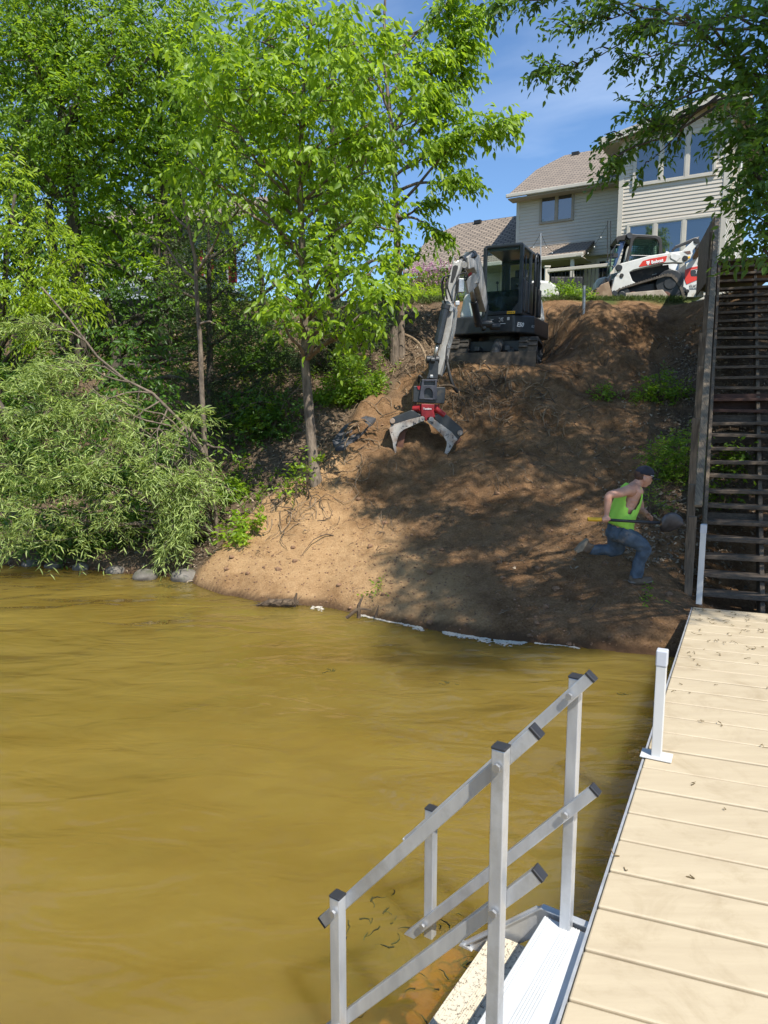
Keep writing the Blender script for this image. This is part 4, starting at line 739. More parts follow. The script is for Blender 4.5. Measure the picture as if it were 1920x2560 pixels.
q = MB(); q.tube([E_(262, 1010, 11.95), E_(250, 1010, 12.2)], .035, 12); q.build('pivot_pin', m_alu, root); q = MB(); q.tube([E_(450, 400, 12.2), E_(420, 380, 12.4)], .05, 12); q.build('pivot_pin', m_alu, root)
cylm = M('cylinder paint', (.035, .04, .05), (.02, .024, .03), 6, .3)
def cyl(p0, p1, r, f, rr, nm): q = MB(); m_ = p0 * (1 - f) + p1 * f; q.tube([p0, m_], r, 14); o = q.build(nm, cylm, root, bevel=.008); c = MB(); c.tube([m_, p1], rr, 12); sub('rod', c, m_steel, o, smooth=True); c = MB(); c.tube([p0 - nrm(p1 - p0) * .02, p0 + nrm(p1 - p0) * .05], r * 1.12, 14); sub('collar', c, m_grey, o)
cyl(E_(192, 965, 11.95), E_(35, 1680, 11.95), .066, .73, .028, 'bucket_cylinder'); cyl(E_(568, 258, 12.6), E_(330, 372, 12.15), .062, .66, .025, 'arm_cylinder'); cyl(E_(640, 1215, 13.65), E_(535, 690, 13.0), .066, .62, .045, 'boom_cylinder')
hs = [[(150, 560, 12.0), (130, 650, 11.95), (150, 820, 12), (205, 985, 12.05)], [(250, 545, 11.98), (180, 560, 11.9), (150, 640, 11.95), (160, 800, 12)], [(235, 560, 12), (215, 700, 11.95), (250, 820, 11.98), (275, 900, 12)], [(410, 520, 12.1), (350, 570, 12), (345, 740, 12), (375, 900, 12)], [(410, 520, 12.2), (460, 510, 12.2), (450, 570, 12.2), (500, 560, 12.3)], [(430, 600, 12.2), (370, 610, 12.05), (360, 760, 12.1)], [(460, 480, 12.3), (490, 540, 12.25), (470, 610, 12.3), (430, 600, 12.3)], [(420, 480, 12.3), (560, 290, 12.7)], [(440, 500, 12.3), (575, 330, 12.7)], [(210, 1500, 12.0), (195, 1620, 12.0), (215, 1800, 12.0), (250, 1890, 12.02)], [(200, 580, 12), (190, 760, 11.97), (210, 880, 12)]]
def hose(pts, r, m=m_black, par=root, nm='hose'):
    P = [E_(*p) if isinstance(p, tuple) else p for p in pts]; P2 = []
    for i in range(len(P) - 1):
        a = P[max(i - 1, 0)]; b_ = P[i]; c = P[i + 1]; d = P[min(i + 2, len(P) - 1)]
        for t in np.linspace(0, 1, 6)[:-1]: P2.append(.5 * ((2 * b_) + (c - a) * t + (2 * a - 5 * b_ + 4 * c - d) * t * t + (3 * b_ - a - 3 * c + d) * t ** 3))
    P2.append(P[-1]); q = MB(); q.tube(P2, r, 8); return q.build(nm, m, par, smooth=True)
for h in hs: hose(h, .013)
for dx_ in (0, 22): hose([(350 + dx_ * .3, 930, 11.95), (330 + dx_ * .2, 1030, 11.95), (300, 1250, 11.97), (235 + dx_, 1480, 12.0), (205 + dx_, 1560, 12.0)], .010, m_steel, nm='hydraulic_line')
q = MB(); q.box(E_(350, 930, 11.95), (.07, .06, .07)); q.build('valve_block', m_alu, root, bevel=.01); q = MB(); q.box(E_(400, 690, 12.1), (.09, .12, .22)); q.build('valve_block', m_alu, root, bevel=.01)
YG = 12.0
q = MB(); q.prism([G_(x, y, YG - .05) for x, y in ((850, 70), (985, 70), (1000, 200), (985, 430), (800, 430), (835, 330))], (0, .22, 0)); q.tube([G_(800, 120, YG), G_(1010, 120, YG)], .06, 14); q.tube([G_(870, 130, YG - .09), G_(940, 130, YG - .09)], .05, 12); q.build('bucket_link', m_grey, root, bevel=.012)
q = MB(); q.box(G_(885, 388, YG - .07), (.055, .02, .05)); q.build('link_pin', m_steel, root, bevel=.01)
# grapple
gr_ = thing('grapple', 'open two jaw claw grapple with red centre hanging from the digger arm', 'grapple', G_(820, 700, YG + .1)); 
q = MB(); q.prism([G_(x, y, YG - .16) for x, y in ((740, 440), (765, 440), (765, 535), (940, 535), (940, 440), (970, 440), (975, 760), (905, 760), (905, 640), (885, 600), (850, 575), (800, 580), (770, 620), (765, 700), (775, 735), (905, 735), (905, 765), (690, 750), (712, 600))], (0, .05, 0)); q.box(G_(855, 452, YG - .12), (.42 * .62, .03, .035)); q.build('hitch_frame', M('worn blue grey paint', (.06, .062, .08), (.03, .03, .04), 8, .4), gr_, bevel=.004)
q = MB(); q.prism([G_(x, y, YG - .10) for x, y in ((598, 540), (700, 545), (700, 470), (970, 470), (975, 560), (1105, 560), (1110, 620), (1090, 825), (590, 800))], (0, .34, 0)); q.build('rotator_housing', m_grey, gr_, bevel=.01)
q = MB(); q.prism([G_(x, y, YG - .105) for x, y in ((650, 545), (712, 540), (708, 600), (672, 600))], (0, -.01, 0)); q.build('red_corner', m_red, gr_)
q = MB(); q.prism([G_(x, y, YG - .12) for x, y in ((722, 825), (935, 832), (925, 950), (945, 1040), (870, 1070), (830, 1100), (790, 1100), (770, 1040), (722, 1020))], (0, .22, 0)); q.prism([G_(x, y, YG - .04) for x, y in ((600, 835), (1020, 835), (1010, 960), (930, 990), (720, 985), (655, 955), (585, 925))], (0, .16, 0)); rb = q.build('centre_body', m_red, gr_, bevel=.01)
q = MB(); q.tube([G_(950, 900, YG - .10), G_(1090, 1010, YG - .08)], .045, 12); q.build('jaw_cylinder', m_red, gr_); q = MB(); q.tube([G_(700, 900, YG - .10), G_(590, 905, YG - .06)], .045, 12); q.build('jaw_cylinder', m_red, gr_)
tA = G_(752, 918, YG - .128); text('maker_lettering', 'Tandem', .042, tA, G_(900, 918, YG - .128) - tA, ZZ, m_decal, rb and gr_, ext=.002, bold=.001)
m_tine, t_, b_ = newmat('worn tine paint'); v_ = coords(t_); r_ = rampnode(t_, [(.45, (.42, .39, .35)), (.56, (.44, .41, .38)), (.60, (.04, .04, .045))]); t_.links.new(noise(t_, coords(t_, (1, .2, 1)), 17, 6, .8, .5), r_.inputs[0])
r2 = rampnode(t_, [(.45, (1, 1, 1)), (.62, (.55, .36, .24))]); t_.links.new(noise(t_, v_, 5, 5), r2.inputs[0]); x_ = t_.nodes.new('ShaderNodeMix'); x_.data_type = 'RGBA'; x_.blend_type = 'MULTIPLY'; x_.inputs[0].default_value = .7
t_.links.new(r_.outputs[0], x_.inputs[6]); t_.links.new(r2.outputs[0], x_.inputs[7]); t_.links.new(x_.outputs[2], b_.inputs['Base Color']); b_.inputs['Roughness'].default_value = .5
TL = [(768, 1060), (755, 1035), (735, 1025), (500, 1085), (300, 1150), (240, 1170), (212, 1230), (225, 1300), (262, 1420), (275, 1520), (312, 1645), (330, 1560), (318, 1500), (335, 1420), (352, 1350), (385, 1285), (440, 1240), (740, 1105), (765, 1085)]
TR = [(810, 1060), (830, 1035), (870, 1035), (980, 1110), (1200, 1270), (1310, 1400), (1270, 1430), (1200, 1540), (1120, 1680), (1035, 1775), (1058, 1700), (1090, 1620), (1125, 1500), (1130, 1440), (1105, 1390), (1060, 1330), (960, 1230), (840, 1130), (812, 1095)]
for T_, dxx in ((TL, 95), (TR, 60)):
    q = MB(); q.prism([G_(x, y, YG - .12) for x, y in T_], (0, .035, 0)); o = q.build('tine', m_tine, gr_, bevel=.003, seg=1)
    q = MB(); q.prism([G_(x + dxx, y - 5, YG + .25) for x, y in T_[3:-3]], (0, .035, 0)); q.build('tine', m_rust, gr_, bevel=.003, seg=1)
    for (px_, py_) in ((T_[2][0] + (-2 if dxx > 90 else 12), T_[2][1] + 42), (262, 1100) if dxx > 90 else (1340, 1290)):
        c = MB(); c.tube([G_(px_, py_, YG - .155), G_(px_, py_, YG - .1)], .045, 14); sub('pin', c, m_tine, o, bevel=.008)
    # web between the tines
    web = T_[8:15] if dxx > 90 else [(1225, 1500), (1180, 1570), (1120, 1680), (1058, 1700), (1100, 1600), (1125, 1500)]
for T_ in ([(240, 1060), (300, 1030), (560, 925), (620, 935), (690, 990), (720, 1000), (715, 1035), (500, 1090), (300, 1152), (235, 1175), (220, 1130)], [(930, 1010), (985, 980), (1130, 1000), (1385, 1225), (1392, 1300), (1305, 1405), (1210, 1335), (980, 1112), (940, 1075)]):
    q = MB(); q.prism([G_(x, y, YG - .10) for x, y in T_], (0, .34, 0)); q.build('jaw_cover', m_grey, gr_, bevel=.012)
for W_x in ([(340, 1420), (385, 1290), (470, 1240), (480, 1240), (440, 1480), (425, 1590), (330, 1600)],):
    q = MB(); q.prism([G_(x, y, YG + .0) for x, y in W_x], (0, .03, 0)); q.build('jaw_web', m_rust, gr_)
h = hose([G_(1110, 0, 12.15), G_(1140, 200, 12.0), G_(1185, 400, 11.95), G_(1240, 560, 11.95), G_(1300, 640, 12.0)], .028, par=ex); h = hose([G_(970, 600, 12.0), G_(1060, 540, 11.92), G_(1200, 540, 11.92), G_(1310, 610, 12.0)], .022, m_rootd, par=gr_); hose([G_(720, 510, 12.2), G_(680, 470, 12.15), G_(690, 380, 12.1), G_(740, 420, 12.1)], .02, par=gr_)
# ================================================================ COMPACT TRACK LOADER
YS = 18.7
def S_(x, y, Y=YS): return PX(1440 + x / 4.879, 560 + y / 4.879, Y)
root = thing('skid_loader', 'white compact track loader with black cab and red decals parked before the big windows', 'loader', S_(900, 930) + [0, .8, 0]); EXT = np.array([.14, 1.0, 0])
def sp(nm, pts, th, mat, dy=0, par=root, bevel=.012, dx=0, seg=2, sb=None):
    q = MB(); q.prism([S_(x + dx, y, YS) + EXT * dy for x, y in pts], EXT * th)
    return sub(nm, q, mat, sb, bevel=bevel, seg=seg) if sb else q.build(nm, mat, par, bevel=bevel, seg=seg)
m_belt = m_track
bodyp = [(640, 600), (1230, 500), (1340, 600), (1330, 700), (1240, 660), (1080, 640), (860, 680), (720, 730)]
sp('chassis', [(470, 640), (650, 570), (1100, 460), (1330, 560), (1330, 860), (600, 900), (480, 860)], .9, m_grey, .42)
sp('side_panel', [(640, 600), (700, 570), (1080, 480), (1160, 470), (1180, 600), (860, 680), (720, 720), (700, 700)], .03, m_black, .25)
text('panel_lettering', 'BOBCAT', .03, S_(958, 602) + EXT * .24, S_(1000, 594) - S_(958, 602), ZZ, m_alu, root, ext=.002)
# cab
sp('cab_body', [(560, 560), (640, 440), (700, 430), (1090, 380), (1100, 470), (650, 590)], 1.0, m_black, .32)
cabp = [(512, 135), (540, 110), (680, 78), (760, 88), (1010, 100), (1060, 120), (1085, 160), (1095, 360), (1040, 372), (1050, 200), (1030, 160), (1000, 140), (780, 125), (750, 140), (730, 180), (665, 440), (625, 450), (690, 190), (690, 160), (560, 165), (530, 200)]
sp('cab_frame', cabp, .05, M('black cab frame', (.03, .028, .026), (.02, .018, .017), 6, .5), .30)
sp('cab_frame', cabp, .05, m_cap, 1.18); sp('cab_roof', [(512, 135), (540, 110), (680, 78), (760, 88), (1010, 100), (1060, 120), (1085, 160), (1040, 160), (1000, 130), (680, 120), (560, 160)], .9, m_cap, .31)
sp('side_window', [(735, 180), (755, 145), (1000, 150), (1030, 170), (1045, 330), (1035, 365), (705, 350)], .01, m_tint, .33)
q = MB()
for i in range(12): x_ = 740 + i * 26; q.tube([S_(x_, 165) + EXT * .38, S_(x_ + 4, 350) + EXT * .38], .007, 4)
for i in range(8): y_ = 175 + i * 23; q.tube([S_(730 - i * 3, y_) + EXT * .38, S_(1045, y_ + 6) + EXT * .38], .007, 4)
q.build('window_guard', m_grey, root)
sp('window_rail', [(700, 345), (1045, 352), (1045, 366), (697, 360)], .03, m_grey, .30)
sp('windshield', [(560, 170), (640, 165), (520, 470), (470, 530), (465, 510)], .02, M('blue tinted glass', (.06, .10, .19), (.05, .08, .16), 3, .08, spec=.8), .34); sp('windshield', [(560, 170), (575, 170), (480, 530), (465, 520)], .85, m_tint, .33)
sp('seat', [(880, 400), (880, 220), (940, 200), (960, 400)], .5, m_cap, .5, bevel=.04)
q = MB(); P = [S_(x, y) + EXT * .1 for x, y in ((545, 248), (500, 245), (480, 270), (455, 360), (430, 430), (432, 500), (470, 510))]; q.tube(P, .016, 7); q.box(S_(487, 375) + EXT * .1, (.12, .08, .1)); q.build('mirror', m_cap, root, smooth=False)
q = MB(); q.tube([S_(680, 110) + EXT * .24, S_(672, 112) + EXT * .30], .075, 14); q.build('work_light', m_grey, root)
# front body corner, arms
arm = [(505, 560), (510, 510), (545, 480), (640, 455), (900, 385), (1150, 345), (1290, 330), (1440, 195), (1480, 190), (1490, 240), (1420, 330), (1425, 360), (1395, 430), (1300, 475), (1200, 470), (1050, 480), (700, 560), (650, 590), (690, 690), (730, 720), (600, 770), (520, 800), (500, 880), (445, 880), (432, 800), (470, 660), (520, 590)]
sp('lift_arm', arm, .17, m_white, .0, bevel=.02, seg=3); sp('lift_arm', arm, .17, m_white, 1.42, bevel=.02)
sp('arm_boss', [(1150, 380), (1180, 360), (1265, 370), (1275, 410), (1225, 460), (1150, 420)], .02, M('plain white paint', (.62, .62, .6), rough=.4), -.02, bevel=.01)  # boss has its own plain white, without dirt blotches
sp('red_decal', [(768, 515), (815, 450), (900, 425), (1112, 388), (1095, 450), (1070, 468), (780, 522)], .006, m_redd, -.008, bevel=0)
tA = S_(918, 487) + EXT * -.016; text('maker_lettering', 'Bobcat', .108, tA, S_(1040, 462) + EXT * -.016 - tA, ZZ, m_decal, root, ext=.003, bold=.004)
head = [(852, 452), (868, 456), (884, 455), (898, 445), (894, 466), (900, 475), (892, 482), (886, 490), (884, 498), (872, 500), (868, 490), (856, 480), (862, 470)]
sp('cat_head_mark', head, .004, m_decal, -.014, bevel=0)
sp('cat_head_eye', [(868, 474), (876, 478), (868, 480)], .003, m_redd, -.018, bevel=0); sp('cat_head_eye', [(884, 472), (892, 471), (886, 478)], .003, m_redd, -.018, bevel=0)
for (x_, y_, r_) in ((523, 535, .085), (470, 845, .075), (1330, 418, .07), (1467, 207, .07), (1355, 820, .05), (1518, 450, .05), (557, 628, .05)): q = MB(); q.tube([S_(x_, y_) + EXT * -.03, S_(x_, y_) + EXT * .03], r_, 14); o = q.build('pin_boss', m_grey if r_ > .055 else m_black, root, bevel=.012)
sp('danger_sticker', [(1355, 400), (1390, 392), (1392, 415), (1358, 424)], .005, m_yel, -.008, bevel=0)
q = MB()
for i in range(4): q.box(S_(1355 + i * 8, 335 + i * 9) + EXT * -.008, (.16 - .02 * i, .005, .012), [nrm(S_(1400, 330) - S_(1355, 336)), (0, 1, 0), ZZ])
q.build('warning_lettering', m_rust, root)
# rear uprights
sp('rear_link', [(1175, 310), (1215, 262), (1440, 165), (1510, 150), (1505, 175), (1460, 200), (1230, 290), (1190, 330)], .12, m_cap, .02); sp('rear_link', [(1440, 190), (1500, 160), (1518, 200), (1515, 370), (1440, 430), (1480, 330)], .12, m_cap, .03)
sp('arm_block', [(1110, 340), (1125, 310), (1160, 318), (1180, 350), (1150, 380), (1110, 370)], .2, m_white, .2)
rear = [(1345, 480), (1400, 455), (1440, 430), (1480, 400), (1530, 385), (1560, 410), (1560, 890), (1330, 890), (1300, 680), (1240, 660), (1330, 670)]
sp('rear_body', rear, 1.55, m_white, .02, bevel=.05, seg=3)
sp('red_decal', [(1332, 560), (1400, 530), (1562, 500), (1562, 530), (1410, 560), (1400, 640), (1562, 640), (1480, 680), (1350, 735), (1330, 680)], .006, m_redd, .008, bevel=0)
sp('badge', [(1400, 560), (1562, 530), (1562, 632), (1405, 638), (1394, 600)], .012, m_grey, .004, bevel=.01)
tA = S_(1445, 607) + EXT * -.012; text('model_lettering', 'T64', .11, tA, S_(1500, 602) + EXT * -.012 - tA, ZZ, m_decal, root, ext=.003, shear=.3)
tA = S_(1385, 775) + EXT * .006; text('owner_lettering', 'EUCH', .10, tA, S_(1500, 770) + EXT * .006 - tA, ZZ, m_grey, root, ext=.003); sp('owner_line', [(1385, 788), (1540, 784), (1540, 789), (1385, 794)], .004, m_grey, .008, bevel=0)
# tracks (triangular)
belt = [(505, 800), (560, 780), (840, 690), (1100, 612), (1180, 615), (1240, 680), (1300, 800), (1330, 900), (1300, 935), (560, 935), (470, 920), (462, 860)]
def loader_track(dy):
    q = MB(); n = len(belt); cx_, cy_ = 880, 830; inn = [(x + (cx_ - x) * .07, y + (cy_ - y) * .13) for x, y in belt]
    V = [S_(x, y) + EXT * (dy + s * .32) for s in (0, 1) for x, y in belt] + [S_(x, y) + EXT * (dy + s * .32) for s in (0, 1) for x, y in inn]; Fc = []
    for i in range(n): j = (i + 1) % n; Fc += [(i, j, n + j, n + i), (2 * n + j, 2 * n + i, 3 * n + i, 3 * n + j), (j, i, 2 * n + i, 2 * n + j), (n + i, n + j, 3 * n + j, 3 * n + i)]
    q.add(V, Fc)
    for i in range(n):
        a = np.array(belt[i], float); b_ = np.array(belt[(i + 1) % n], float); m = max(1, int(np.linalg.norm(b_ - a) / 32)); t2 = (b_ - a) / np.linalg.norm(b_ - a)
        for k in range(m):
            c = a + (b_ - a) * (k + .5) / m; q.prism([S_(*(c + t2 * s * 8 + np.array([t2[1], -t2[0]]) * e)) + EXT * (dy + .005) for s, e in ((-1, -1), (1, -1), (1, 10), (-1, 10))], EXT * .31)
    o = q.build('track', m_track, root)
    for (x_, y_, r_, m_) in ((1150, 720, .34, m_grey), (560, 865, .21, m_grey), (1270, 850, .2, m_grey), (700, 885, .13, m_rust), (800, 890, .13, m_rust), (900, 890, .13, m_rust), (1000, 890, .13, m_rust), (1100, 885, .13, m_rust)):
        c = MB(); c.tube([S_(x_, y_) + EXT * (dy + .05), S_(x_, y_) + EXT * (dy + .28)], r_, 20); c.tube([S_(x_, y_) + EXT * (dy + .03), S_(x_, y_) + EXT * (dy + .28)], r_ * .45, 12); sub('wheel', c, m_, o, bevel=.01)
    return o
lt = loader_track(-.02); loader_track(1.3)
sp('track_frame', [(605, 840), (820, 820), (1060, 800), (1120, 870), (1120, 920), (820, 905), (608, 890)], .1, M('muddy white paint', (.42, .36, .29), (.25, .2, .15), 5, .7), -.0); sp('frame_upper', [(640, 790), (1120, 660), (1220, 700), (1230, 800), (640, 830)], .1, m_cap, .16)
# bucket
bk = [(455, 925), (400, 720), (385, 705), (310, 750), (120, 870), (160, 885), (230, 890), (235, 930)]
m_buck = M('worn bucket steel', (.36, .26, .17), (.20, .13, .08), 5, .55, .3)
sp('bucket', [(300, 745), (395, 705), (450, 925), (225, 935), (215, 880), (245, 810)], .02, m_buck, -.05); sp('bucket', [(300, 745), (395, 705), (450, 925), (225, 935), (215, 880), (245, 810)], .02, m_buck, 1.6)
sp('bucket_back', [(385, 708), (400, 720), (455, 925), (430, 925)], 1.65, m_buck, -.04); sp('bucket_floor', [(455, 925), (450, 935), (225, 940), (225, 930)], 1.65, m_buck, -.04)
sp('bucket_edge', [(100, 850), (290, 735), (400, 700), (405, 715), (300, 755), (160, 890)], .03, m_buck, .6); sp('bucket_lip', [(290, 735), (400, 700), (403, 712), (160, 885), (100, 850)], .02, m_buck, 1.64)
sp('bucket_hitch', [(320, 740), (380, 630), (405, 640), (395, 700), (440, 600), (455, 610), (420, 760), (400, 720)], 1.0, m_grey, .25)
sp('hood_corner', [(305, 700), (312, 620), (345, 575), (450, 545), (500, 600), (470, 660), (440, 700), (400, 640), (330, 730)], .5, m_white, 1.0, bevel=.04)
# ================================================================ WORKER
hf = HIT(1600, 1458); YM = hf[1] + .02; print('man at', hf)
def Q(x, y, dy=0.): return PX(1380 + x / 4.147, 1120 + y / 4.147, YM + dy)
m_skin, t, b = newmat('skin'); r = rampnode(t, [(.35, (.50, .25, .17)), (.65, (.60, .33, .23))]); t.links.new(noise(t, coords(t), 7, 3), r.inputs[0]); t.links.new(r.outputs[0], b.inputs['Base Color']); b.inputs['Roughness'].default_value = .5; b.inputs['Subsurface Weight'].default_value = .1; b.inputs['Subsurface Radius'].default_value = (.02, .01, .005)
m_jean = M('dirty denim', (.095, .13, .17), (.05, .072, .10), 11, .85, bs=.5, bscale=22, bd=.02, dirt=(.24, .20, .16), dirt_lo=.56)
m_hiv = M('hi vis green fabric', (.42, .80, .10), (.34, .70, .08), 6, .8, bs=.4, bscale=12, bd=.03, dirt=(.35, .42, .14), dirt_lo=.6)
m_boot = M('muddy boot', (.17, .125, .085), (.09, .065, .045), 9, .85, bs=.3)
m_navy = M('navy cap', (.014, .017, .032), (.01, .012, .022), 8, .75)
m_hair = M('short brown hair', (.10, .05, .03), (.06, .03, .02), 40, .8, bs=.5)
root = thing('person', 'worker in neon green tank top, jeans and navy cap lunging up the dirt slope', 'person', hf)
def remesh(mb, nm, mat, vox=.008, sm=4, par=root):
    o = mb.build(nm, mat, par, smooth=True); m = o.modifiers.new('r', 'REMESH'); m.mode = 'VOXEL'; m.voxel_size = vox; m.use_smooth_shade = True
    s = o.modifiers.new('s', 'SMOOTH'); s.iterations = sm; s.factor = .5; return o
def spline(P, n=5):
    P = [np.array(p, float) for p in P]; o = []
    for i in range(len(P) - 1):
        a = P[max(i - 1, 0)]; b_ = P[i]; c = P[i + 1]; d = P[min(i + 2, len(P) - 1)]
        for t_ in np.linspace(0, 1, n + 1)[:-1]: o.append(.5 * ((2 * b_) + (c - a) * t_ + (2 * a - 5 * b_ + 4 * c - d) * t_ * t_ + (3 * b_ - a - 3 * c + d) * t_ ** 3))
    o.append(P[-1]); return o
def limb(mb, J, rs, n=5, k=14): P = spline(J, n); r_ = [float(np.interp(i / n, range(len(rs)), rs)) for i in range(len(P))]; mb.tube(P, r_, k)
mpx = YM / F / 4.147 * .985      # metres per crop pixel
b = MB()
tors = [Q(690, 830), Q(720, 740), Q(765, 620), Q(815, 490), Q(850, 430)]
for p, q_, r_ in zip(tors[:-1], tors[1:], (.125, .12, .13, .13)):
    for f in (0, .33, .66): c = p * (1 - f) + q_ * f; b.ball(c, (r_ * .88, r_ * 1.22, .10), 18, 10)
# shoulders and neck
b.ball(Q(815, 440, -.15), (.07, .075, .07), 14, 10); b.ball(Q(850, 450, .17), (.065, .07, .07), 14, 10); limb(b, [Q(815, 435, -.14), Q(850, 410), Q(855, 450, .15)], [.06, .075, .06])
limb(b, [Q(850, 430), Q(875, 385), Q(905, 345)], [.075, .06, .055])
# head
hc = Q(955, 300); b.ball(hc, (.095, .078, .105), 20, 14); b.ball(Q(950, 262), (.098, .08, .09), 18, 12); b.ball(Q(972, 345), (.062, .055, .058), 14, 10); b.ball(Q(955, 385, 0), (.036, .034, .026), 12, 8); b.ball(Q(1000, 340), (.035, .045, .05), 12, 8)
b.tube([Q(1020, 318), Q(1034, 338), Q(1020, 346)], [.010, .016, .010], 8)
b.ball(Q(1016, 362), (.014, .024, .008), 10, 6); b.ball(Q(1013, 371), (.013, .022, .009), 10, 6); b.ball(Q(965, 392), (.028, .03, .02), 10, 8)
b.ball(Q(1012, 312, -.03), (.022, .016, .009), 8, 6); b.ball(Q(1012, 312, .03), (.022, .016, .009), 8, 6)
b.ball(Q(962, 325, -.078), (.016, .012, .032), 10, 8); b.ball(Q(962, 325, .078), (.016, .012, .032), 10, 8)
# near arm bent back, holding the shovel
sh = Q(800, 435, -.17); el = Q(590, 492, -.26); wr = Q(566, 690, -.26); hd = Q(562, 742, -.27)
limb(b, [sh, (sh + el) / 2 + [0, 0, -.004], el, (el * .6 + wr * .4), wr, (wr + hd) / 2], [.062, .054, .042, .042, .029, .032])
limb(b, [Q(855, 450, .17), Q(905, 560, .24), Q(925, 640, .24), Q(960, 665, .20), Q(985, 690, .16)], [.055, .048, .04, .035, .028])
# near hand: palm and five fingers wrapped round the pole
b.ball(Q(560, 730, -.27), (.036, .028, .042), 12, 9)
for i, (dx_, ln_) in enumerate(((-30, .9), (-13, 1.0), (4, .97), (19, .82))):
    limb(b, [Q(560 + dx_, 722, -.288), Q(558 + dx_, 742, -.315), Q(560 + dx_, 762, -.30), Q(562 + dx_, 766, -.27 - .0 * ln_)], [.0105, .0105, .0095, .0085 * ln_], 3, 8)
limb(b, [Q(582, 712, -.28), Q(598, 735, -.305), Q(598, 752, -.31)], [.013, .0115, .010], 3, 8)
# far hand: open, fingers spread towards the blade
b.ball(Q(1000, 705, .15), (.042, .02, .03), 12, 9, [nrm([1, 0, -.7]), (0, 1, 0), nrm([.7, 0, 1])])
for (x0_, y0_, x1_, y1_, x2_, y2_, dy_) in ((1008, 690, 1030, 705, 1045, 720, .13), (1010, 702, 1032, 722, 1048, 742, .14), (1006, 712, 1026, 735, 1040, 756, .155), (998, 718, 1014, 740, 1024, 758, .17)):
    limb(b, [Q(x0_, y0_, dy_), Q(x1_, y1_, dy_ - .01), Q(x2_, y2_, dy_ - .0)], [.0105, .0095, .0075], 3, 8)
limb(b, [Q(992, 690, .14), Q(1005, 680, .11), Q(1022, 688, .10)], [.012, .011, .009], 3, 8)
remesh(b, 'body', m_skin, .0065, 3)
q = MB(); q.ball(Q(1018, 322, -.034), (.006, .010, .006), 8, 6); q.ball(Q(1018, 322, .034), (.006, .010, .006), 8, 6); q.build('eyes', m_white, root, smooth=True)
q = MB(); q.ball(Q(1021, 322, -.035), (.004, .005, .005), 8, 6); q.ball(Q(1021, 322, .035), (.004, .005, .005), 8, 6); q.build('pupils', m_cap, root, smooth=True)
q = MB(); q.tube([Q(1012, 309, -.046), Q(1020, 307, -.03), Q(1024, 309, -.016)], .004, 5); q.tube([Q(1012, 309, .046), Q(1020, 307, .03), Q(1024, 309, .016)], .004, 5); q.build('eyebrows', m_hair, root)
q = MB()
for (x_, y_, a_, c_) in ((900, 290, .05, .055), (915, 270, .07, .07), (920, 310, .045, .035), (948, 285, .075, .03)): q.ball(Q(x_, y_), (a_, .078, c_), 14, 10)
remesh(q, 'hair', m_hair, .008, 2)
# jeans
b = MB(); b.ball(Q(690, 835), (.135, .16, .085), 18, 12); b.ball(Q(668, 880), (.125, .165, .10), 18, 12); b.ball(Q(715, 795), (.125, .15, .05), 18, 10)
limb(b, [Q(690, 870, -.09), Q(800, 930, -.11), Q(900, 985, -.12), Q(955, 1040, -.12), Q(925, 1120, -.10), Q(895, 1220, -.08), Q(870, 1330, -.06), Q(868, 1350, -.06)], [.115, .105, .088, .080, .074, .070, .072, .078], 5, 18)
limb(b, [Q(660, 880, .09), Q(665, 960, .12), Q(690, 1035, .14), Q(640, 1062, .14), Q(540, 1055, .14), Q(440, 1055, .13), Q(390, 1050, .12)], [.112, .10, .078, .074, .066, .064, .066], 5, 18)
jn = remesh(b, 'jeans', m_jean, .010, 3); tx = bpy.data.textures.new('folds', 'CLOUDS'); tx.noise_scale = .07; dm = jn.modifiers.new('d', 'DISPLACE'); dm.texture = tx; dm.strength = .028; dm.mid_level = .5; dm.texture_coords = 'LOCAL'
q = MB(); q.tube([Q(600, 790, -.1), Q(700, 800, -.16), Q(830, 812, -.08)], .012, 6); 
# boots
b = MB(); b.ball(Q(850, 1360, -.06), (.065, .052, .065), 14, 10); limb(b, [Q(840, 1378, -.06), Q(900, 1378, -.065), Q(960, 1372, -.07), Q(1035, 1362, -.075)], [.052, .05, .046, .034], 4, 12); remesh(b, 'boot', m_boot, .009, 2)
q = MB(); q.prism([Q(x, y, -.11) for x, y in ((810, 1384), (900, 1386), (960, 1382), (1050, 1372), (1056, 1388), (1000, 1402), (900, 1408), (812, 1406))], (0, .10, 0)); q.build('boot_sole', M('grey rubber sole', (.20, .18, .155), rough=.8), root, bevel=.01)
b = MB(); b.ball(Q(392, 1045, .12), (.055, .05, .06), 14, 10); limb(b, [Q(395, 990, .11), Q(375, 1030, .11), Q(330, 1070, .11)], [.055, .06, .045], 4, 12); limb(b, [Q(385, 985, .11), Q(330, 1020, .11), Q(285, 1070, .11)], [.05, .05, .042], 4, 12); remesh(b, 'boot', m_boot, .009, 2)
q = MB(); q.prism([Q(x, y, .055) for x, y in ((372, 948), (392, 952), (318, 1075), (262, 1095), (246, 1068), (300, 1000))], (0, .10, 0)); q.build('boot_sole', M('tan rubber sole', (.30, .24, .17), (.2, .16, .11), 20, rough=.8), root, bevel=.012)
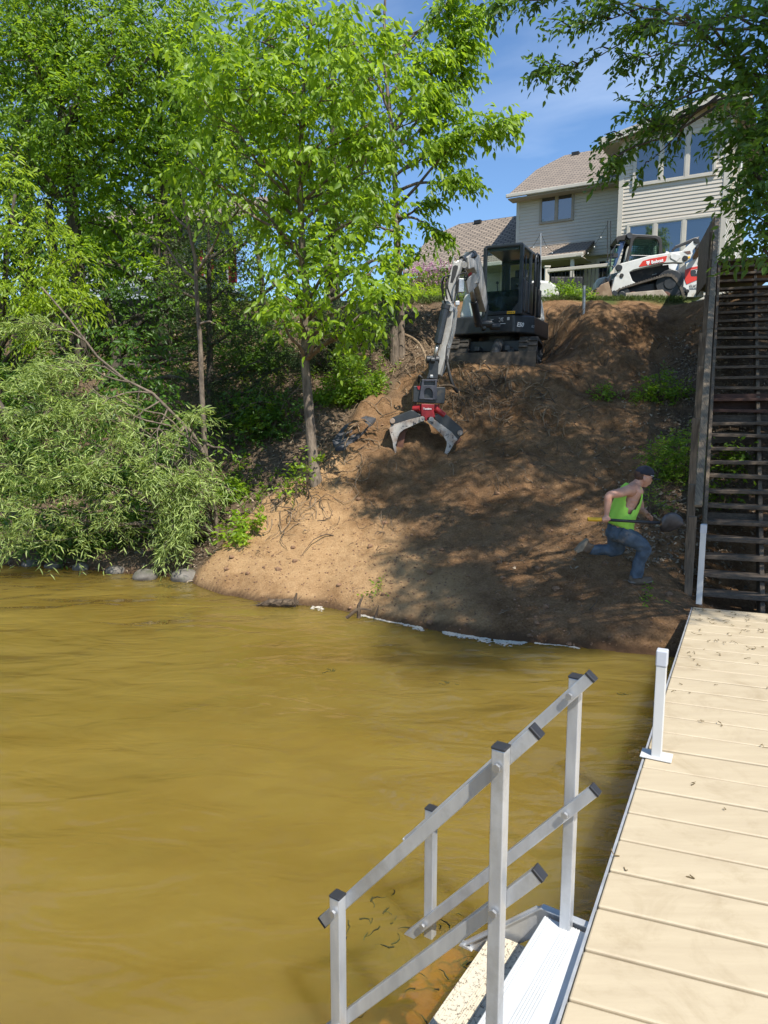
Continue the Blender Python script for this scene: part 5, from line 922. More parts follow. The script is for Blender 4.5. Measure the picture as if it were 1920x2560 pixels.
# tank top: lofted shell with deep arm holes
ring = [(712, 812, .148, .165, 0), (700, 770, .158, .185, 0), (722, 715, .150, .185, 0), (745, 665, .148, .18, .0), (765, 610, .147, .178, .32), (785, 555, .146, .175, .52), (805, 500, .140, .172, .66), (822, 450, .125, .168, .70), (838, 410, .105, .150, .50), (848, 385, .085, .11, .0)]
NR = 40; V = []; Fc = []; tilt = nrm(Q(838, 410) - Q(720, 740))
fwd = nrm(np.array([tilt[2], 0, -tilt[0]]))
for (x_, y_, rx_, ry_, op) in ring:
    c = Q(x_, y_)
    for k in range(NR):
        a = 2 * math.pi * k / NR; wob = 1 + (.035 * math.sin(5 * a + y_ * .02) + .02 * math.sin(9 * a + 2) if y_ > 600 else .0); V.append(c + fwd * rx_ * math.cos(a) * wob + np.array([0, 1, 0]) * ry_ * math.sin(a) * wob)
for j in range(len(ring) - 1):
    for k in range(NR):
        a = 2 * math.pi * (k + .5) / NR; hole = max(ring[j][4], ring[j + 1][4]) if j >= 3 else 0
        if j == 3: hole = .16
        d1 = abs((a - 1.5 * math.pi + math.pi) % (2 * math.pi) - math.pi); d2 = abs((a - .5 * math.pi + math.pi) % (2 * math.pi) - math.pi)
        sh_ = .18 * (1 if j > 4 else .0)
        if min(d1, d2) < hole * 1.0: continue
        Fc.append((j * NR + k, j * NR + (k + 1) % NR, (j + 1) * NR + (k + 1) % NR, (j + 1) * NR + k))
q = MB(); q.add(V, Fc); tk = q.build('tank_top', m_hiv, root, smooth=True); m = tk.modifiers.new('s', 'SUBSURF'); m.levels = 1; m.render_levels = 1; m = tk.modifiers.new('so', 'SOLIDIFY'); m.thickness = .006; m.offset = 1
# cap
q = MB(); q.ball(Q(958, 262), (.112, .092, .092), 20, 12); V_ = [(x, y, z) for x, y, z in q.v]; czz = Q(958, 276)[2]; q.v = [(x, y, max(z, czz - .0 - (x - hc[0]) * .22)) for x, y, z in V_]; o = q.build('cap', m_navy, root, smooth=True)
q = MB(); c = Q(1035, 285); brim = [c + np.array([math.cos(t) * .105 - .01, math.sin(t) * .078, -.024 - math.cos(t) * .028 - .01 * math.sin(t) ** 2]) for t in np.linspace(-1.7, 1.7, 15)]; q.prism(brim, (0, 0, .008)); sub('visor', q, m_navy, o, bevel=.002)
q = MB(); q.tube([Q(1025, 284, -.082), Q(1058, 292, -.055)], .003, 5); sub('cap_stitch', q, m_decal, o)
# ---------------------------------------------------------------- shovel
root = thing('shovel', 'round point shovel with yellow grip and black shaft carried by the worker', 'shovel', Q(700, 755, -.29))
A = Q(372, 738, -.285); B = Q(515, 741, -.285); C = Q(1120, 778, -.245); 
q = MB(); q.tube(spline([A, A * .9 + B * .1, B]), [.015, .021] + [.024] * 8 + [.022], 12); q.build('grip', m_yel, root, smooth=True)
q = MB(); q.tube([B, C], .017, 12); q.build('shaft', m_cap, root, smooth=True)
q = MB(); p = B * .2 + C * .8; q.tube([p, p + nrm(C - B) * .035], .0165, 12); q.build('yellow_collar', m_yel, root)
m_bl = M('dirty shovel steel', (.10, .095, .10), (.05, .048, .05), 9, .5, .4)
V = []; Fc = []; n1, n2 = 14, 11; c0 = C; d_ = nrm(Q(1330, 775, -.2) - C); up_ = np.array([0, -.35, 1.]); up_ = nrm(up_ - d_ * np.dot(up_, d_)); nn = np.cross(d_, up_)
for i in range(n1 + 1):
    t_ = i / n1; wd_ = .125 * (np.interp(t_, [0, .12, .3, .6, .85, .95, 1], [.35, .8, 1, .98, .62, .35, .06])); 
    for j in range(n2): s_ = -1 + 2 * j / (n2 - 1); V.append(c0 + d_ * (t_ * .285) + up_ * s_ * wd_ + nn * (.035 * (1 - s_ * s_) - .02 * math.sin(t_ * 3.1)))
for i in range(n1):
    for j in range(n2 - 1): Fc.append((i * n2 + j, i * n2 + j + 1, (i + 1) * n2 + j + 1, (i + 1) * n2 + j))
q = MB(); q.add(V, Fc); o = q.build('blade', m_bl, root, smooth=True); m = o.modifiers.new('s', 'SOLIDIFY'); m.thickness = .004
import itertools
# overhanging crown: (centre, radius, density)
CAN = []
random.seed(3)
for gx0 in np.arange(1.5, 13.6, .85):
    for gy0 in np.arange(.6, 13.0, .85):
        c_ = np.array([gx0 + random.uniform(-.35, .35), gy0 + random.uniform(-.35, .35), 10 + random.uniform(-.6, 1.4)]); t_ = np.arange(0, 16, .1); P_ = c_[None] - np.array(SD)[None] * t_[:, None]
        hit = np.where(P_[:, 2] < np.maximum(terr(P_[:, 0], P_[:, 1], False), 0))[0]
        if not len(hit): continue
        g = P_[hit[0]]; xb = np.interp(g[1], [7, 9.4, 10.5, 11.5, 13, 15, 17], [-.2, -.75, -.75, -.35, .3, 1.0, 1.6]) + .45
        if g[0] < xb or g[0] > 9.5 or g[1] < 7.3 or g[1] > (18.8 if g[0] < 5 else 17.4): continue
        if g[1] > 15.5 and g[0] > 7.8: continue
        if vnoise(np.array([g[0] * 1.1]), np.array([g[1] * 1.1]), 17)[0] > .92: continue
        CAN.append((tuple(c_), random.uniform(.52, .78), 2.8))
print('canopy masses', len(CAN))
# ================================================================ VEGETATION
lf_bright = leafmat('bright broad leaf', (.21, .32, .022), (.10, .19, .014), (.52, .74, .035), .5)
lf_mid = leafmat('mid green leaf', (.15, .255, .018), (.07, .145, .012), (.42, .62, .03), .48)
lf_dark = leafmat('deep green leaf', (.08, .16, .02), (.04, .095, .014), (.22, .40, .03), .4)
lf_ash = leafmat('yellow green leaf', (.26, .36, .024), (.15, .24, .016), (.60, .78, .04), .5)
lf_will = leafmat('willow leaf', (.34, .42, .13), (.17, .245, .07), (.55, .70, .13), .42)
lf_ced = leafmat('cedar spray', (.055, .085, .022), (.028, .05, .014), (.07, .11, .02), .15, .7)
lf_oak = leafmat('dark oak leaf', (.085, .155, .02), (.035, .08, .014), (.22, .40, .03), .42)  # deep green leaf colour of the oak
lf_grs = leafmat('rough grass', (.10, .14, .03), (.05, .08, .02), (.16, .22, .03), .25, .7)
lf_red = leafmat('reddish seed leaf', (.20, .10, .05), (.12, .06, .03), (.25, .12, .05), .3)
lf_lil = leafmat('lilac petal', (.62, .34, .48), (.45, .22, .36), (.6, .35, .5), .3)
def DH(pts, Y0, dY=0): return [D(x, y, Y0 + dY * i) for i, (x, y) in enumerate(pts)]
# --- the tall young tree standing at the edge of the spill
base = HD(682, 1043); print('T1 base', base); YT = base[1]
make_tree('broadleaf_tree', 'leafy young tree with bare lower trunk at the left edge of the dirt spill', 'tree',
    [base] + [D(x, y, YT + .1) for x, y in ((674, 975), (668, 890), (659, 780), (664, 650), (652, 520), (648, 400), (651, 280), (660, 150), (675, 20))], (.098, .02),
    px_lumps([(470, 120, 75, -.6), (560, 90, 80, 0), (660, 60, 85, .3), (780, 70, 80, -.2), (520, 200, 70, -.6), (620, 190, 85, -.3), (730, 170, 80, -.5), (840, 150, 70, 0), (430, 230, 50, -.7), (400, 340, 45, -.8), (500, 310, 70, -.5), (600, 320, 75, 0),
      (700, 300, 75, -.4), (800, 270, 75, 0), (900, 260, 45, .1), (470, 400, 45, -.5), (560, 430, 65, .4), (690, 420, 70, .5), (800, 370, 70, 0), (760, 480, 60, .2), (640, 540, 60, -.3), (720, 570, 60, -.4), (800, 590, 60, -.3), (590, 610, 40, -.4),
      (830, 650, 45, -.4), (750, 660, 55, -.3), (650, 660, 40, -.4), (610, 690, 38, -.5), (700, 720, 38, -.4), (780, 700, 32, -.4)], YT - .1, 1.0),
    [], lf_bright, m_bark, ll=.135, wr=.52, dens=15, spray_l=.5, nl=7, hang=.75, group='young broadleaf trees on the bank', lim=4)
# --- second tree, against the sky
base = HD(866, 768); Y2 = base[1]; print('T2', base)
tip = lambda x, y, dy=0: D(x, y, Y2 + dy)
make_tree('broadleaf_tree', 'slim tree against blue sky with leafy limbs reaching right toward the house', 'tree',
    [base] + [D(x, y, Y2) for x, y in ((866, 680), (862, 600), (857, 520), (855, 430), (850, 330), (842, 240), (832, 150), (830, 40), (835, -60))], (.085, .02),
    px_lumps([(850, 60, 70, 0, .5), (920, 80, 55, 0, .45), (790, 130, 60, .3, .6), (960, 30, 45, 0, .4), (880, 560, 20, -.3, 1.6), (865, 520, 16, -.3, 1.6), (845, 590, 18, -.2, 1.4), (860, 620, 16, -.2, 1.2)], Y2),
    [(.42, tip(1092, 258, -.8), .6), (.46, tip(1012, 388, -.6), .6), (.5, tip(1000, 300, -.4), .6), (.56, tip(985, 240, 0), .7), (.56, tip(1000, 165, .3), .7), (.62, tip(1012, 100), .7), (.7, tip(1020, 40), .7), (.78, tip(1000, -20), .7), (.40, tip(935, 500, -.4), .4), (.38, tip(925, 440, 0), .45),
     (.42, tip(780, 420, .4), .6), (.5, tip(760, 300, .4), .6), (.5, tip(950, 330, -.4), .6), (.66, tip(760, 120), .7), (.6, tip(935, 200, -.6), .6), (.7, tip(940, 130, -.4), .6), (.36, tip(790, 500, .3), .5)],
    lf_bright, m_bark, ll=.145, wr=.5, dens=9, spray_l=.5, nl=7, hang=.8, group='young broadleaf trees on the bank', tip_dense=1.15, tipspan=.3)
# --- big trees on the left
def base_at(x, y): return HD(x, y)
def wood(lab, bx, by, top, lumps, lf, ll, rad=(.16, .04), dens=12, wr=.45, dY=0, bark=m_barkd, nl=7, grp='dense trees of the left bank', sprl=.5, hang=.6, name='broadleaf_tree', lim=6):
    b_ = HD(bx, by); Yb = b_[1]; pts = [b_] + [D(bx + (top[0] - bx) * f + 8 * math.sin(5 * f), by + (top[1] - by) * f, Yb + dY * f) for f in (.15, .3, .45, .6, .8, 1)]
    return make_tree(name, lab, 'tree', pts, rad, px_lumps(lumps, Yb + dY * .5), [], lf, bark, ll=ll, wr=wr, dens=dens, spray_l=sprl, nl=nl, hang=hang, group=grp, lim=lim)
wood('tall tree with fine mid green leaves filling the upper left corner', 175, 800, (120, 20), [(40, 60, 120, 0, 1.4), (150, 40, 120, 0, 1.4), (90, -30, 130, 0, 1.3), (330, -30, 110, 0, 1.3), (260, 60, 110), (360, 50, 100), (90, 170, 110), (200, 180, 110), (310, 170, 95), (20, 260, 100), (130, 300, 100), (240, 290, 90), (330, 270, 80), (60, 380, 90), (180, 400, 80), (-30, 150, 100), (-20, 40, 90, 0, 1.4), (250, 120, 80, -1, 1.2), (60, 120, 80, -1, 1.2), (150, 230, 80, -1, 1.2), (20, 330, 70, -1, 1.2), (340, 110, 70, -1, 1.3)], lf_mid, .12, (.2, .05), dens=11)
wood('bright green tree with drooping leaves in the middle of the left bank', 355, 770, (350, 120), [(310, 350, 80), (400, 180, 80), (250, 430, 75), (370, 430, 70), (430, 330, 70), (300, 520, 70), (230, 560, 60), (400, 520, 60), (480, 470, 55), (190, 480, 60), (540, 520, 45), (340, 240, 70), (460, 60, 75), (180, 340, 60, -.5), (270, 290, 60, -.5), (360, 590, 45, -.4), (440, 600, 45, -.4), (200, 560, 50, -.4)], lf_bright, .13, (.16, .04), dens=14, bark=m_barkd)
wood('pale leaved ash tree leaning in from the left edge below the canopy', -40, 930, (40, 420), [(30, 460, 60, -1), (80, 530, 60, -1), (20, 600, 70, -1), (100, 620, 55, -1.2), (150, 560, 45, -1), (60, 700, 60, -1), (150, 660, 45, -1.2), (110, 740, 40, -1.2), (190, 640, 35, -1), (10, 380, 50, -1), (-90, 560, 90, -1), (-200, 600, 110, -1), (-110, 720, 90, -1), (-220, 780, 110, -1), (-330, 650, 120, -1), (-180, 420, 110, -.5)], lf_ash, .12, (.1, .03), dens=16, wr=.34, hang=.7, nl=8)
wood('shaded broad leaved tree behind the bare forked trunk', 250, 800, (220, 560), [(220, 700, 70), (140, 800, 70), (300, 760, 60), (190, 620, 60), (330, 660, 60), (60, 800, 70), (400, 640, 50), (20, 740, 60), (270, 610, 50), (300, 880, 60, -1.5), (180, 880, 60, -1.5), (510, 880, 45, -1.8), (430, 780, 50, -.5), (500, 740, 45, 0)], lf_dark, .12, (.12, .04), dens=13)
wood('low bush tree with glossy hanging leaves above the shore boulders', 330, 1180, (310, 900), [(300, 860, 70, .6), (370, 940, 60, .4), (260, 950, 70, .5), (340, 1030, 60, .2), (400, 1060, 45, .3), (250, 1080, 60, 0), (150, 1120, 60, 0), (60, 1140, 60, 0), (360, 1130, 40, 0), (420, 980, 40, .4), (290, 780, 60, 1), (430, 1130, 30, .3)], lf_dark, .12, (.06, .02), dens=20, grp=None)
wood('dark tree crown closing the gap behind the thin forked trunk', 560, 720, (560, 480), [(560, 640, 55), (600, 760, 45), (520, 560, 50), (640, 450, 70, 1), (520, 330, 80, 2), (740, 350, 90, 2), (640, 220, 90, 2), (800, 500, 60, 1.5), (820, 200, 80, 2), (480, 660, 50), (560, 830, 50, -1)], lf_mid, .11, (.09, .03), dens=10)
# background line of trees beyond the slope top
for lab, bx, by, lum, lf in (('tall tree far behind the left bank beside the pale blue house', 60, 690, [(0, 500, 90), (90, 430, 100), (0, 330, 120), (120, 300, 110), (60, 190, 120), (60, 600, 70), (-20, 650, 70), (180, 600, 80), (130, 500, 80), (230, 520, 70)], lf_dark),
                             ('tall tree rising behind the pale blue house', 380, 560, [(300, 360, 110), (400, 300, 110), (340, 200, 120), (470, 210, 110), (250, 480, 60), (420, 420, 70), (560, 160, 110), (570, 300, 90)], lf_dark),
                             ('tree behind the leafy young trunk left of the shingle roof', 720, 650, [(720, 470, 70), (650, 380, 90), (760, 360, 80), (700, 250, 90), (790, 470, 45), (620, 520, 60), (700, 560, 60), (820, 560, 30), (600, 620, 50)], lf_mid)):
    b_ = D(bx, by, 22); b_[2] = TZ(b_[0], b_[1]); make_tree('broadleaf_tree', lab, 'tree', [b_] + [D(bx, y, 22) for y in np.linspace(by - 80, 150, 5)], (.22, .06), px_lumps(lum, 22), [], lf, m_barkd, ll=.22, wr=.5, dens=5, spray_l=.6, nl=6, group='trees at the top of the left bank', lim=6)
# cedars
for lab, bx, by, tx, ty, lum, dn in (('dark feathery cedar with spreading boughs behind the thin forked trunk', 455, 930, 450, 470, [(455, 560, 60), (500, 620, 60), (420, 640, 60), (540, 700, 55), (400, 720, 55), (470, 740, 60), (560, 780, 55), (430, 820, 55), (520, 850, 50), (560, 900, 45), (600, 850, 42), (500, 930, 45), (620, 790, 40), (540, 960, 35), (590, 940, 30), (480, 480, 45), (380, 560, 40)], 34),
                                     ('low olive cedar bush right of the bare lower trunk', 715, 800, 712, 640, [(730, 690, 38), (770, 720, 38), (700, 740, 40), (740, 760, 38), (800, 745, 28), (690, 700, 40), (820, 715, 22), (655, 770, 35), (790, 690, 30)], 70)):
    b_ = HD(bx, by); Yb = b_[1]; make_tree('cedar_tree', lab, 'tree', [b_] + [D(bx + (tx - bx) * f, by + (ty - by) * f, Yb) for f in (.2, .5, .8, 1)], (.09, .02), px_lumps(lum, Yb - .2), [], lf_ced, m_barkd, ll=.075, wr=.22, dens=dn, spray_l=.3, nl=12, hang=-.05, droop=.1, jit=.5, group='cedars on the left bank', lim=8)
# thin forked trunk
b_ = HD(455, 1165); Yb = b_[1]
make_tree('forked_tree', 'thin pale forked trunk with few leaves rising from the shore to bare twigs', 'tree', [b_] + [D(x, y, Yb + .2) for x, y in ((448, 1060), (442, 960), (436, 850), (433, 740), (425, 640), (422, 560), (405, 480), (392, 410))], (.055, .02), [],
    [(.68, D(300, 500, Yb + .3), .5), (.70, D(520, 455, Yb + .2), .5), (.62, D(330, 610, Yb), .5), (.8, D(470, 420, Yb + .4), .4), (.85, D(350, 440, Yb + .4), .4), (.25, D(500, 980, Yb), .3), (.15, D(520, 1085, Yb - .1), .3), (.55, D(470, 700, Yb), .3)], lf_mid, m_bark, ll=.08, spray_l=.25, nl=3, tip_dense=.5)
for bx, by, tx, ty, r_, lab in ((160, 800, 100, 430, .13, 'dark leaning trunk in the shade at far left'), (350, 780, 338, 430, .12, 'straight dark trunk behind the thin forked trunk'), (40, 960, -60, 760, .07, 'dark broken branch trunk slanting down at the left edge')):
    b_ = HD(bx, by) if bx > 50 else D(60, 860, 11.5); q = MB(); P = [b_ - [0, 0, .2]] + [D(bx + (tx - bx) * f + 6 * math.sin(7 * f), by + (ty - by) * f, b_[1]) for f in (.25, .5, .75, 1)]; q.tube(P, [r_ * 1.2, r_, r_ * .9, r_ * .8, r_ * .6], 9); tag(q.build('bare_trunk', m_barkd, smooth=True), lab, 'tree trunk', 'shaded trunks in the left woods')
# dead branches in the shade
for k, (p0, p1, lab) in enumerate((((520, 690), (640, 720), 'pale dead twig reaching right in the shade near the cedar'), ((480, 900), (600, 870), 'long bare dead branch crossing the shade beside the bare trunk'), ((560, 1000), (650, 830), 'thin dead sapling leaning by the bare trunk'), ((470, 560), (580, 500), 'bare dead twig in front of the pale blue house'))):
    a_ = D(*p0, 13.0); c_ = D(*p1, 13.2); q = MB(); P = limbpath(a_, c_, .12, 9, .05); q.tube(P, [.014 - .001 * i for i in range(9)], 5)
    for j in range(5): s_, d_ = at(P, .3 + .13 * j); q.tube([s_, s_ + d_ * .2 + [random.uniform(-.1, .1), 0, random.uniform(-.15, .3)], s_ + d_ * .35 + [random.uniform(-.2, .2), .1, random.uniform(-.2, .5)]], [.006, .004, .002], 4)
    tag(q.build('dead_branch', m_bark), lab, 'branch', 'dead branches in the left woods')
# --- willow
Yw = 10.7; b_ = HD(470, 1160); ctl = [(455, 1005), (415, 935), (370, 890), (330, 850), (270, 820), (210, 770), (150, 690), (90, 620)]
make_tree('willow_tree', 'silvery green willow arching left over the water along the shore', 'tree', [b_] + [D(x, y, Yw + .4 - .05 * i) for i, (x, y) in enumerate(ctl)], (.032, .012),
    px_lumps([(30, 860, 60), (110, 840, 55), (40, 940, 60), (130, 920, 60), (210, 900, 50), (60, 1020, 60), (150, 1010, 60), (230, 990, 50), (30, 1100, 60), (110, 1100, 60), (200, 1080, 50), (280, 1060, 40), (160, 1150, 45), (60, 1170, 50), (240, 1140, 40), (190, 840, 35), (250, 860, 30), (-20, 1000, 60), (350, 1010, 20), (400, 1050, 18), (120, 770, 25)], Yw - .3),
    [(.45, D(200, 1000, Yw - .5), .5), (.5, D(90, 900, Yw - .6), .5), (.3, D(440, 1080, Yw - .2), .3), (.3, D(360, 1180, Yw - .3), .35), (.4, D(330, 1010, Yw - .4), .4), (.6, D(100, 800, Yw - .4), .5), (.8, D(60, 700, Yw - .2), .5), (.25, D(390, 1150, Yw - .2), .3), (.25, D(420, 900, Yw), .3)],
    lf_will, m_bark, ll=.115, wr=.16, dens=19, spray_l=.42, nl=11, hang=.35, droop=.45, jit=.4, tip_dense=1.6, lim=9)
# --- tree on the right: overhanging crown (shades the bank) and the hanging boughs in the picture
Yr = 8.0; tb = np.array([9.2, 8.4, 0.]); tb[2] = TZ(9.2, 8.4)
trk = [tb, tb + [-.1, 0, 2], tb + [-.3, .1, 4], tb + [-.5, .1, 6], tb + [-.9, 0, 8.5]]
lum = [(np.array(c, float), r_, d_) for c, r_, d_ in CAN] + px_lumps([(1650, 50, 60, -2.2, 8), (1600, 40, 45, -2.2, 4), (1655, 140, 60, -2.2, 8), (1625, 150, 32, -2.2, 5), (1645, 230, 50, -2.4, 8), (1650, 310, 50, -2.4, 8), (1632, 300, 26, -2.4, 6), (1655, 380, 48, -2.5, 8), (1645, 430, 34, -2.6, 8), (1628, 370, 20, -2.6, 7), (1655, 480, 42, -2.6, 8), (1640, 500, 20, -2.6, 7), (1650, 540, 25, -2.6, 7), (1540, 60, 40, -2, 2.5), (1480, 30, 40, -2, 2.5)], Yr)
A_ = lambda x, y, dy=0: D(x, y, Yr + dy)
make_tree('oak_tree', 'large shady tree overhanging the stairs at right, its boughs hanging before the house', 'tree', trk, (.26, .04), lum,
    [(A_(1680, 40, -1), A_(1390, 60, -.6), .45), (A_(1680, 20, -1), A_(1180, 150, -.2), .28), (A_(1660, 60, -1), A_(1230, 60, -.3), .4), (A_(1680, 120, -1), A_(1360, 130, -.5), .35), (A_(1500, 60, -.6), A_(1300, 20, -.4), .4), (A_(1680, 160, -1), A_(1420, 190, -.6), .4),
     (A_(1640, 200, -1.2), A_(1330, 300, -.8), .4), (A_(1600, 210, -1.2), A_(1310, 360, -.9), .35), (A_(1560, 200, -1.2), A_(1400, 350, -.9), .3), (A_(1640, 180, -1.2), A_(1450, 230, -.9), .45), (A_(1620, 180, -1.2), A_(1380, 240, -.8), .4), (A_(1500, 230, -1), A_(1410, 280, -.8), .35), (A_(1680, 240, -1.2), A_(1560, 300, -1), .35),
     (A_(1690, 380, -1.4), A_(1580, 420, -1.2), .3), (A_(1690, 430, -1.4), A_(1590, 520, -1.2), .3), (A_(1690, 300, -1.4), A_(1570, 250, -1.2), .35), (A_(1330, -40, 0), A_(1060, 20, .2), .2), (A_(1500, -60, 0), A_(1090, -5, .2), .25), (A_(1440, -60, 0), A_(1260, -10, .2), .3), (A_(1600, 0, -1), A_(1480, 110, -.8), .4), (A_(1640, 100, -1), A_(1520, 170, -.8), .4)],
    lf_oak, m_barkd, ll=.075, wr=.5, dens=16, spray_l=.24, nl=6, hang=.45, jit=.55, tip_dense=.85, tipspan=.3, lim=6, limb_r=.12, sag=.06, tip_r=.016)
# ---------------------------------------------------------------- shrubs and plants
def shrub(name, label, lumps, lf, ll, dens, Y0, wr=.5, group=None, cat='shrub', nl=6, sprl=.25, hang=.2, base=None):
    L_ = px_lumps(lumps, Y0) if not isinstance(lumps[0][0], np.ndarray) else lumps; c0 = L_[0][0]; b_ = np.array([c0[0], c0[1], TZ(c0[0], c0[1])]) if base is None else base
    root = thing(name, label, cat, b_, group); tr = MB(); fo = Foliage()
    for c, r_, d_ in L_:
        gz = TZ(c[0], c[1]); s_ = np.array([c[0], c[1], gz - .05]); 
        for j in range(4): tr.tube([s_ + [random.uniform(-.06, .06), 0, 0], (s_ + c) / 2 + [random.uniform(-.1, .1) * r_ * 3, random.uniform(-.1, .1), 0], c + np.array([random.uniform(-.5, .5), random.uniform(-.5, .5), .3]) * r_], [.008, .006, .003], 4, cap=False)
        nb = max(3, int(dens * r_ * r_ * 4 * d_)); q_ = nrm(rng.normal(0, 1, (nb, 3))); pos = c + q_ * r_ * rng.uniform(.2, 1, (nb, 1)) ** .5; pos[:, 2] = np.maximum(pos[:, 2], gz + .02)
        fo.sprays(np.repeat(pos, 2, 0), np.repeat(nrm(q_ * [1, 1, .5] + [0, 0, .3]), 2, 0) + rng.normal(0, .4, (nb * 2, 3)), sprl, nl, ll, hang, .1, .4)
    tr.build('stem', m_rootd, root); fo.mesh('leaves', lf, root, wr=wr); return root
def hshrub(name, label, bx, by, lumps, lf, ll, dens, **k): h = HD(bx, by); return shrub(name, label, lumps, lf, ll, dens, h[1], base=h, **k)
hshrub('leafy_shrub', 'bushy green shrub on the slope between bare trunk and dirt spill', 765, 870, [(765, 830, 38), (735, 850, 28), (795, 850, 30), (750, 800, 24), (800, 830, 25), (720, 880, 24), (700, 900, 24), (745, 885, 25)], lf_mid, .075, 210)
hshrub('seedling', 'small broad leaved seedling below the bare trunk, nearest the water', 525, 1160, [(525, 1140, 20), (500, 1165, 16), (545, 1125, 14)], lf_bright, .10, 190, group='seedlings on the shaded slope')
hshrub('seedling', 'small seedling with round leaves halfway up the shaded slope', 520, 1070, [(520, 1050, 16), (505, 1080, 12)], lf_bright, .10, 260, group='seedlings on the shaded slope')
hshrub('seedling', 'little seedling tuft just left of the bare trunk foot', 625, 1075, [(620, 1060, 10), (640, 1040, 9), (665, 1000, 12)], lf_bright, .08, 300, group='seedlings on the shaded slope')
hshrub('seedling', 'sapling with yellow green leaves under the cedar', 560, 950, [(560, 925, 18), (590, 900, 14), (530, 900, 16)], lf_bright, .09, 200, group='seedlings on the shaded slope')
hshrub('seedling', 'single weed sprout low on the sunlit dirt near the waterline', 820, 1278, [(818, 1272, 5), (826, 1280, 4)], lf_bright, .05, 900, group='weeds on the dirt')
hshrub('seedling', 'weed sprout in front of the worker boot', 1393, 1292, [(1393, 1284, 7)], lf_mid, .05, 900, group='weeds on the dirt')
hshrub('seedling', 'low weed tuft on the bare dirt in mid slope', 1305, 862, [(1300, 856, 10), (1316, 850, 8)], lf_mid, .07, 500, group='weeds on the dirt')
hshrub('fern_clump', 'ferny green weeds beside the stairs above the worker head', 1445, 1040, [(1430, 990, 24), (1460, 970, 24), (1450, 1020, 22), (1480, 1000, 20), (1420, 1010, 16), (1490, 950, 14), (1480, 1050, 16), (1488, 1090, 14)], lf_mid, .055, 480, wr=.4, group='weeds beside the stairs', cat='weeds')
hshrub('weed_patch', 'patch of weeds beside the stairs high on the bank', 1425, 868, [(1400, 855, 16), (1430, 845, 20), (1460, 850, 18), (1425, 810, 10), (1470, 880, 10), (1395, 880, 9)], lf_mid, .07, 330, group='weeds beside the stairs', cat='weeds')
hshrub('weed_sprig', 'thin upright weed between worker and stairs', 1425, 1115, [(1412, 1075, 8), (1420, 1095, 9), (1405, 1055, 6)], lf_mid, .06, 700, wr=.25, group='weeds beside the stairs', cat='weeds')
for (x, y, Y_, lab) in ((1580, 1000, 9.5, 'broad leaved weeds growing under the stairs, upper clump'), (1560, 1075, 9.3, 'low weeds growing under the stairs, lower clump')):
    hshrub('weed_patch', lab, x, y + 30, [(x, y, 20), (x - 30, y + 20, 12), (x + 30, y - 15, 14)], lf_mid, .08, 170, group='weeds under the stairs', cat='weeds')
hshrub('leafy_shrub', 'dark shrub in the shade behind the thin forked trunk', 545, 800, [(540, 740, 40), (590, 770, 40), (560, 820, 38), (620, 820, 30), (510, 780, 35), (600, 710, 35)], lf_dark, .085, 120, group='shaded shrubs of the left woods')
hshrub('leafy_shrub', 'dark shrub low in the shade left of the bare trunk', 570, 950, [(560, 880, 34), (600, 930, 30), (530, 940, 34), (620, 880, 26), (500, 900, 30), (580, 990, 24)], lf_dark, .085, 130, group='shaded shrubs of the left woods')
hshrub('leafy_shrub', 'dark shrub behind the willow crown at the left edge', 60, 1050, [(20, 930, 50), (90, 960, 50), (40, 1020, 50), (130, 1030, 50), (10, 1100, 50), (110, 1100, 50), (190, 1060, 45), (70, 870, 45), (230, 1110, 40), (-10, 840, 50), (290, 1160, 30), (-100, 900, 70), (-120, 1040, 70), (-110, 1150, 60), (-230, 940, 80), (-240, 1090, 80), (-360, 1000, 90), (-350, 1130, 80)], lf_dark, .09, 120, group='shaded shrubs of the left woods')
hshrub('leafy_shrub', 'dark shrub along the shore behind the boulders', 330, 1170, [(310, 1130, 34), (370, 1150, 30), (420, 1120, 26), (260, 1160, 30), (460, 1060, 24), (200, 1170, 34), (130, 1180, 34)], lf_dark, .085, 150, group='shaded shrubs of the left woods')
# top of the bank
for i, (x, y, r_, lab) in enumerate(((900, 668, 26, 'yellow green shrub below the lilac, nearest the slim tree'), (935, 655, 26, 'yellow green shrub below the lilac, beside the digger arm'), (880, 640, 20, 'yellow green shrub left of the lilac'))):
    c = D(x, y, 18.5); shrub('leafy_shrub', lab, [(c, r_ * K * 18.5 / F, 1), (c + [.45, .2, .05], r_ * K * 18.5 / F * .8, 1), (c + [-.35, .2, -.15], .3, 1)], lf_ash, .07, 210, 18.5, group='shrubs along the top of the bank', wr=.35)
for (x, y, r_, lab) in ((1215, 635, 20, 'green weeds right of the white tub'), (1245, 640, 18, 'green weeds around the steel pipe post')):
    c = D(x, y, 17.9); shrub('leafy_shrub', lab, [(c, r_ * K * 17.9 / F, 1), (c + [.2, .1, -.1], .2, 1)], lf_mid, .075, 240, 17.9, group='weeds at the bank top')
c = D(925, 612, 19.5); rl = shrub('lilac_bush', 'lilac bush covered in pink blossom below the shingle eave', [(c, .42, 1), (c + [.35, .1, .05], .34, 1), (c + [-.35, .1, -.1], .3, 1), (c + [.0, .1, -.35], .5, 1)], lf_mid, .06, 130, 19.5, cat='flowering bush')
fo = Foliage(); nb = 330; q_ = nrm(rng.normal(0, 1, (nb, 3))); cc = c + rng.choice([-.42, 0, .4], nb)[:, None] * np.array([1, 0, .0]) + q_ * rng.uniform(.25, .48, (nb, 1)); cc[:, 1] -= .1; fo.sprays(cc, np.tile([0, 0, 1.0], (nb, 1)) + rng.normal(0, .3, (nb, 3)), .13, 16, .032, -.3, 0, .9); fo.mesh('blossom', lf_lil, rl, wr=.9)
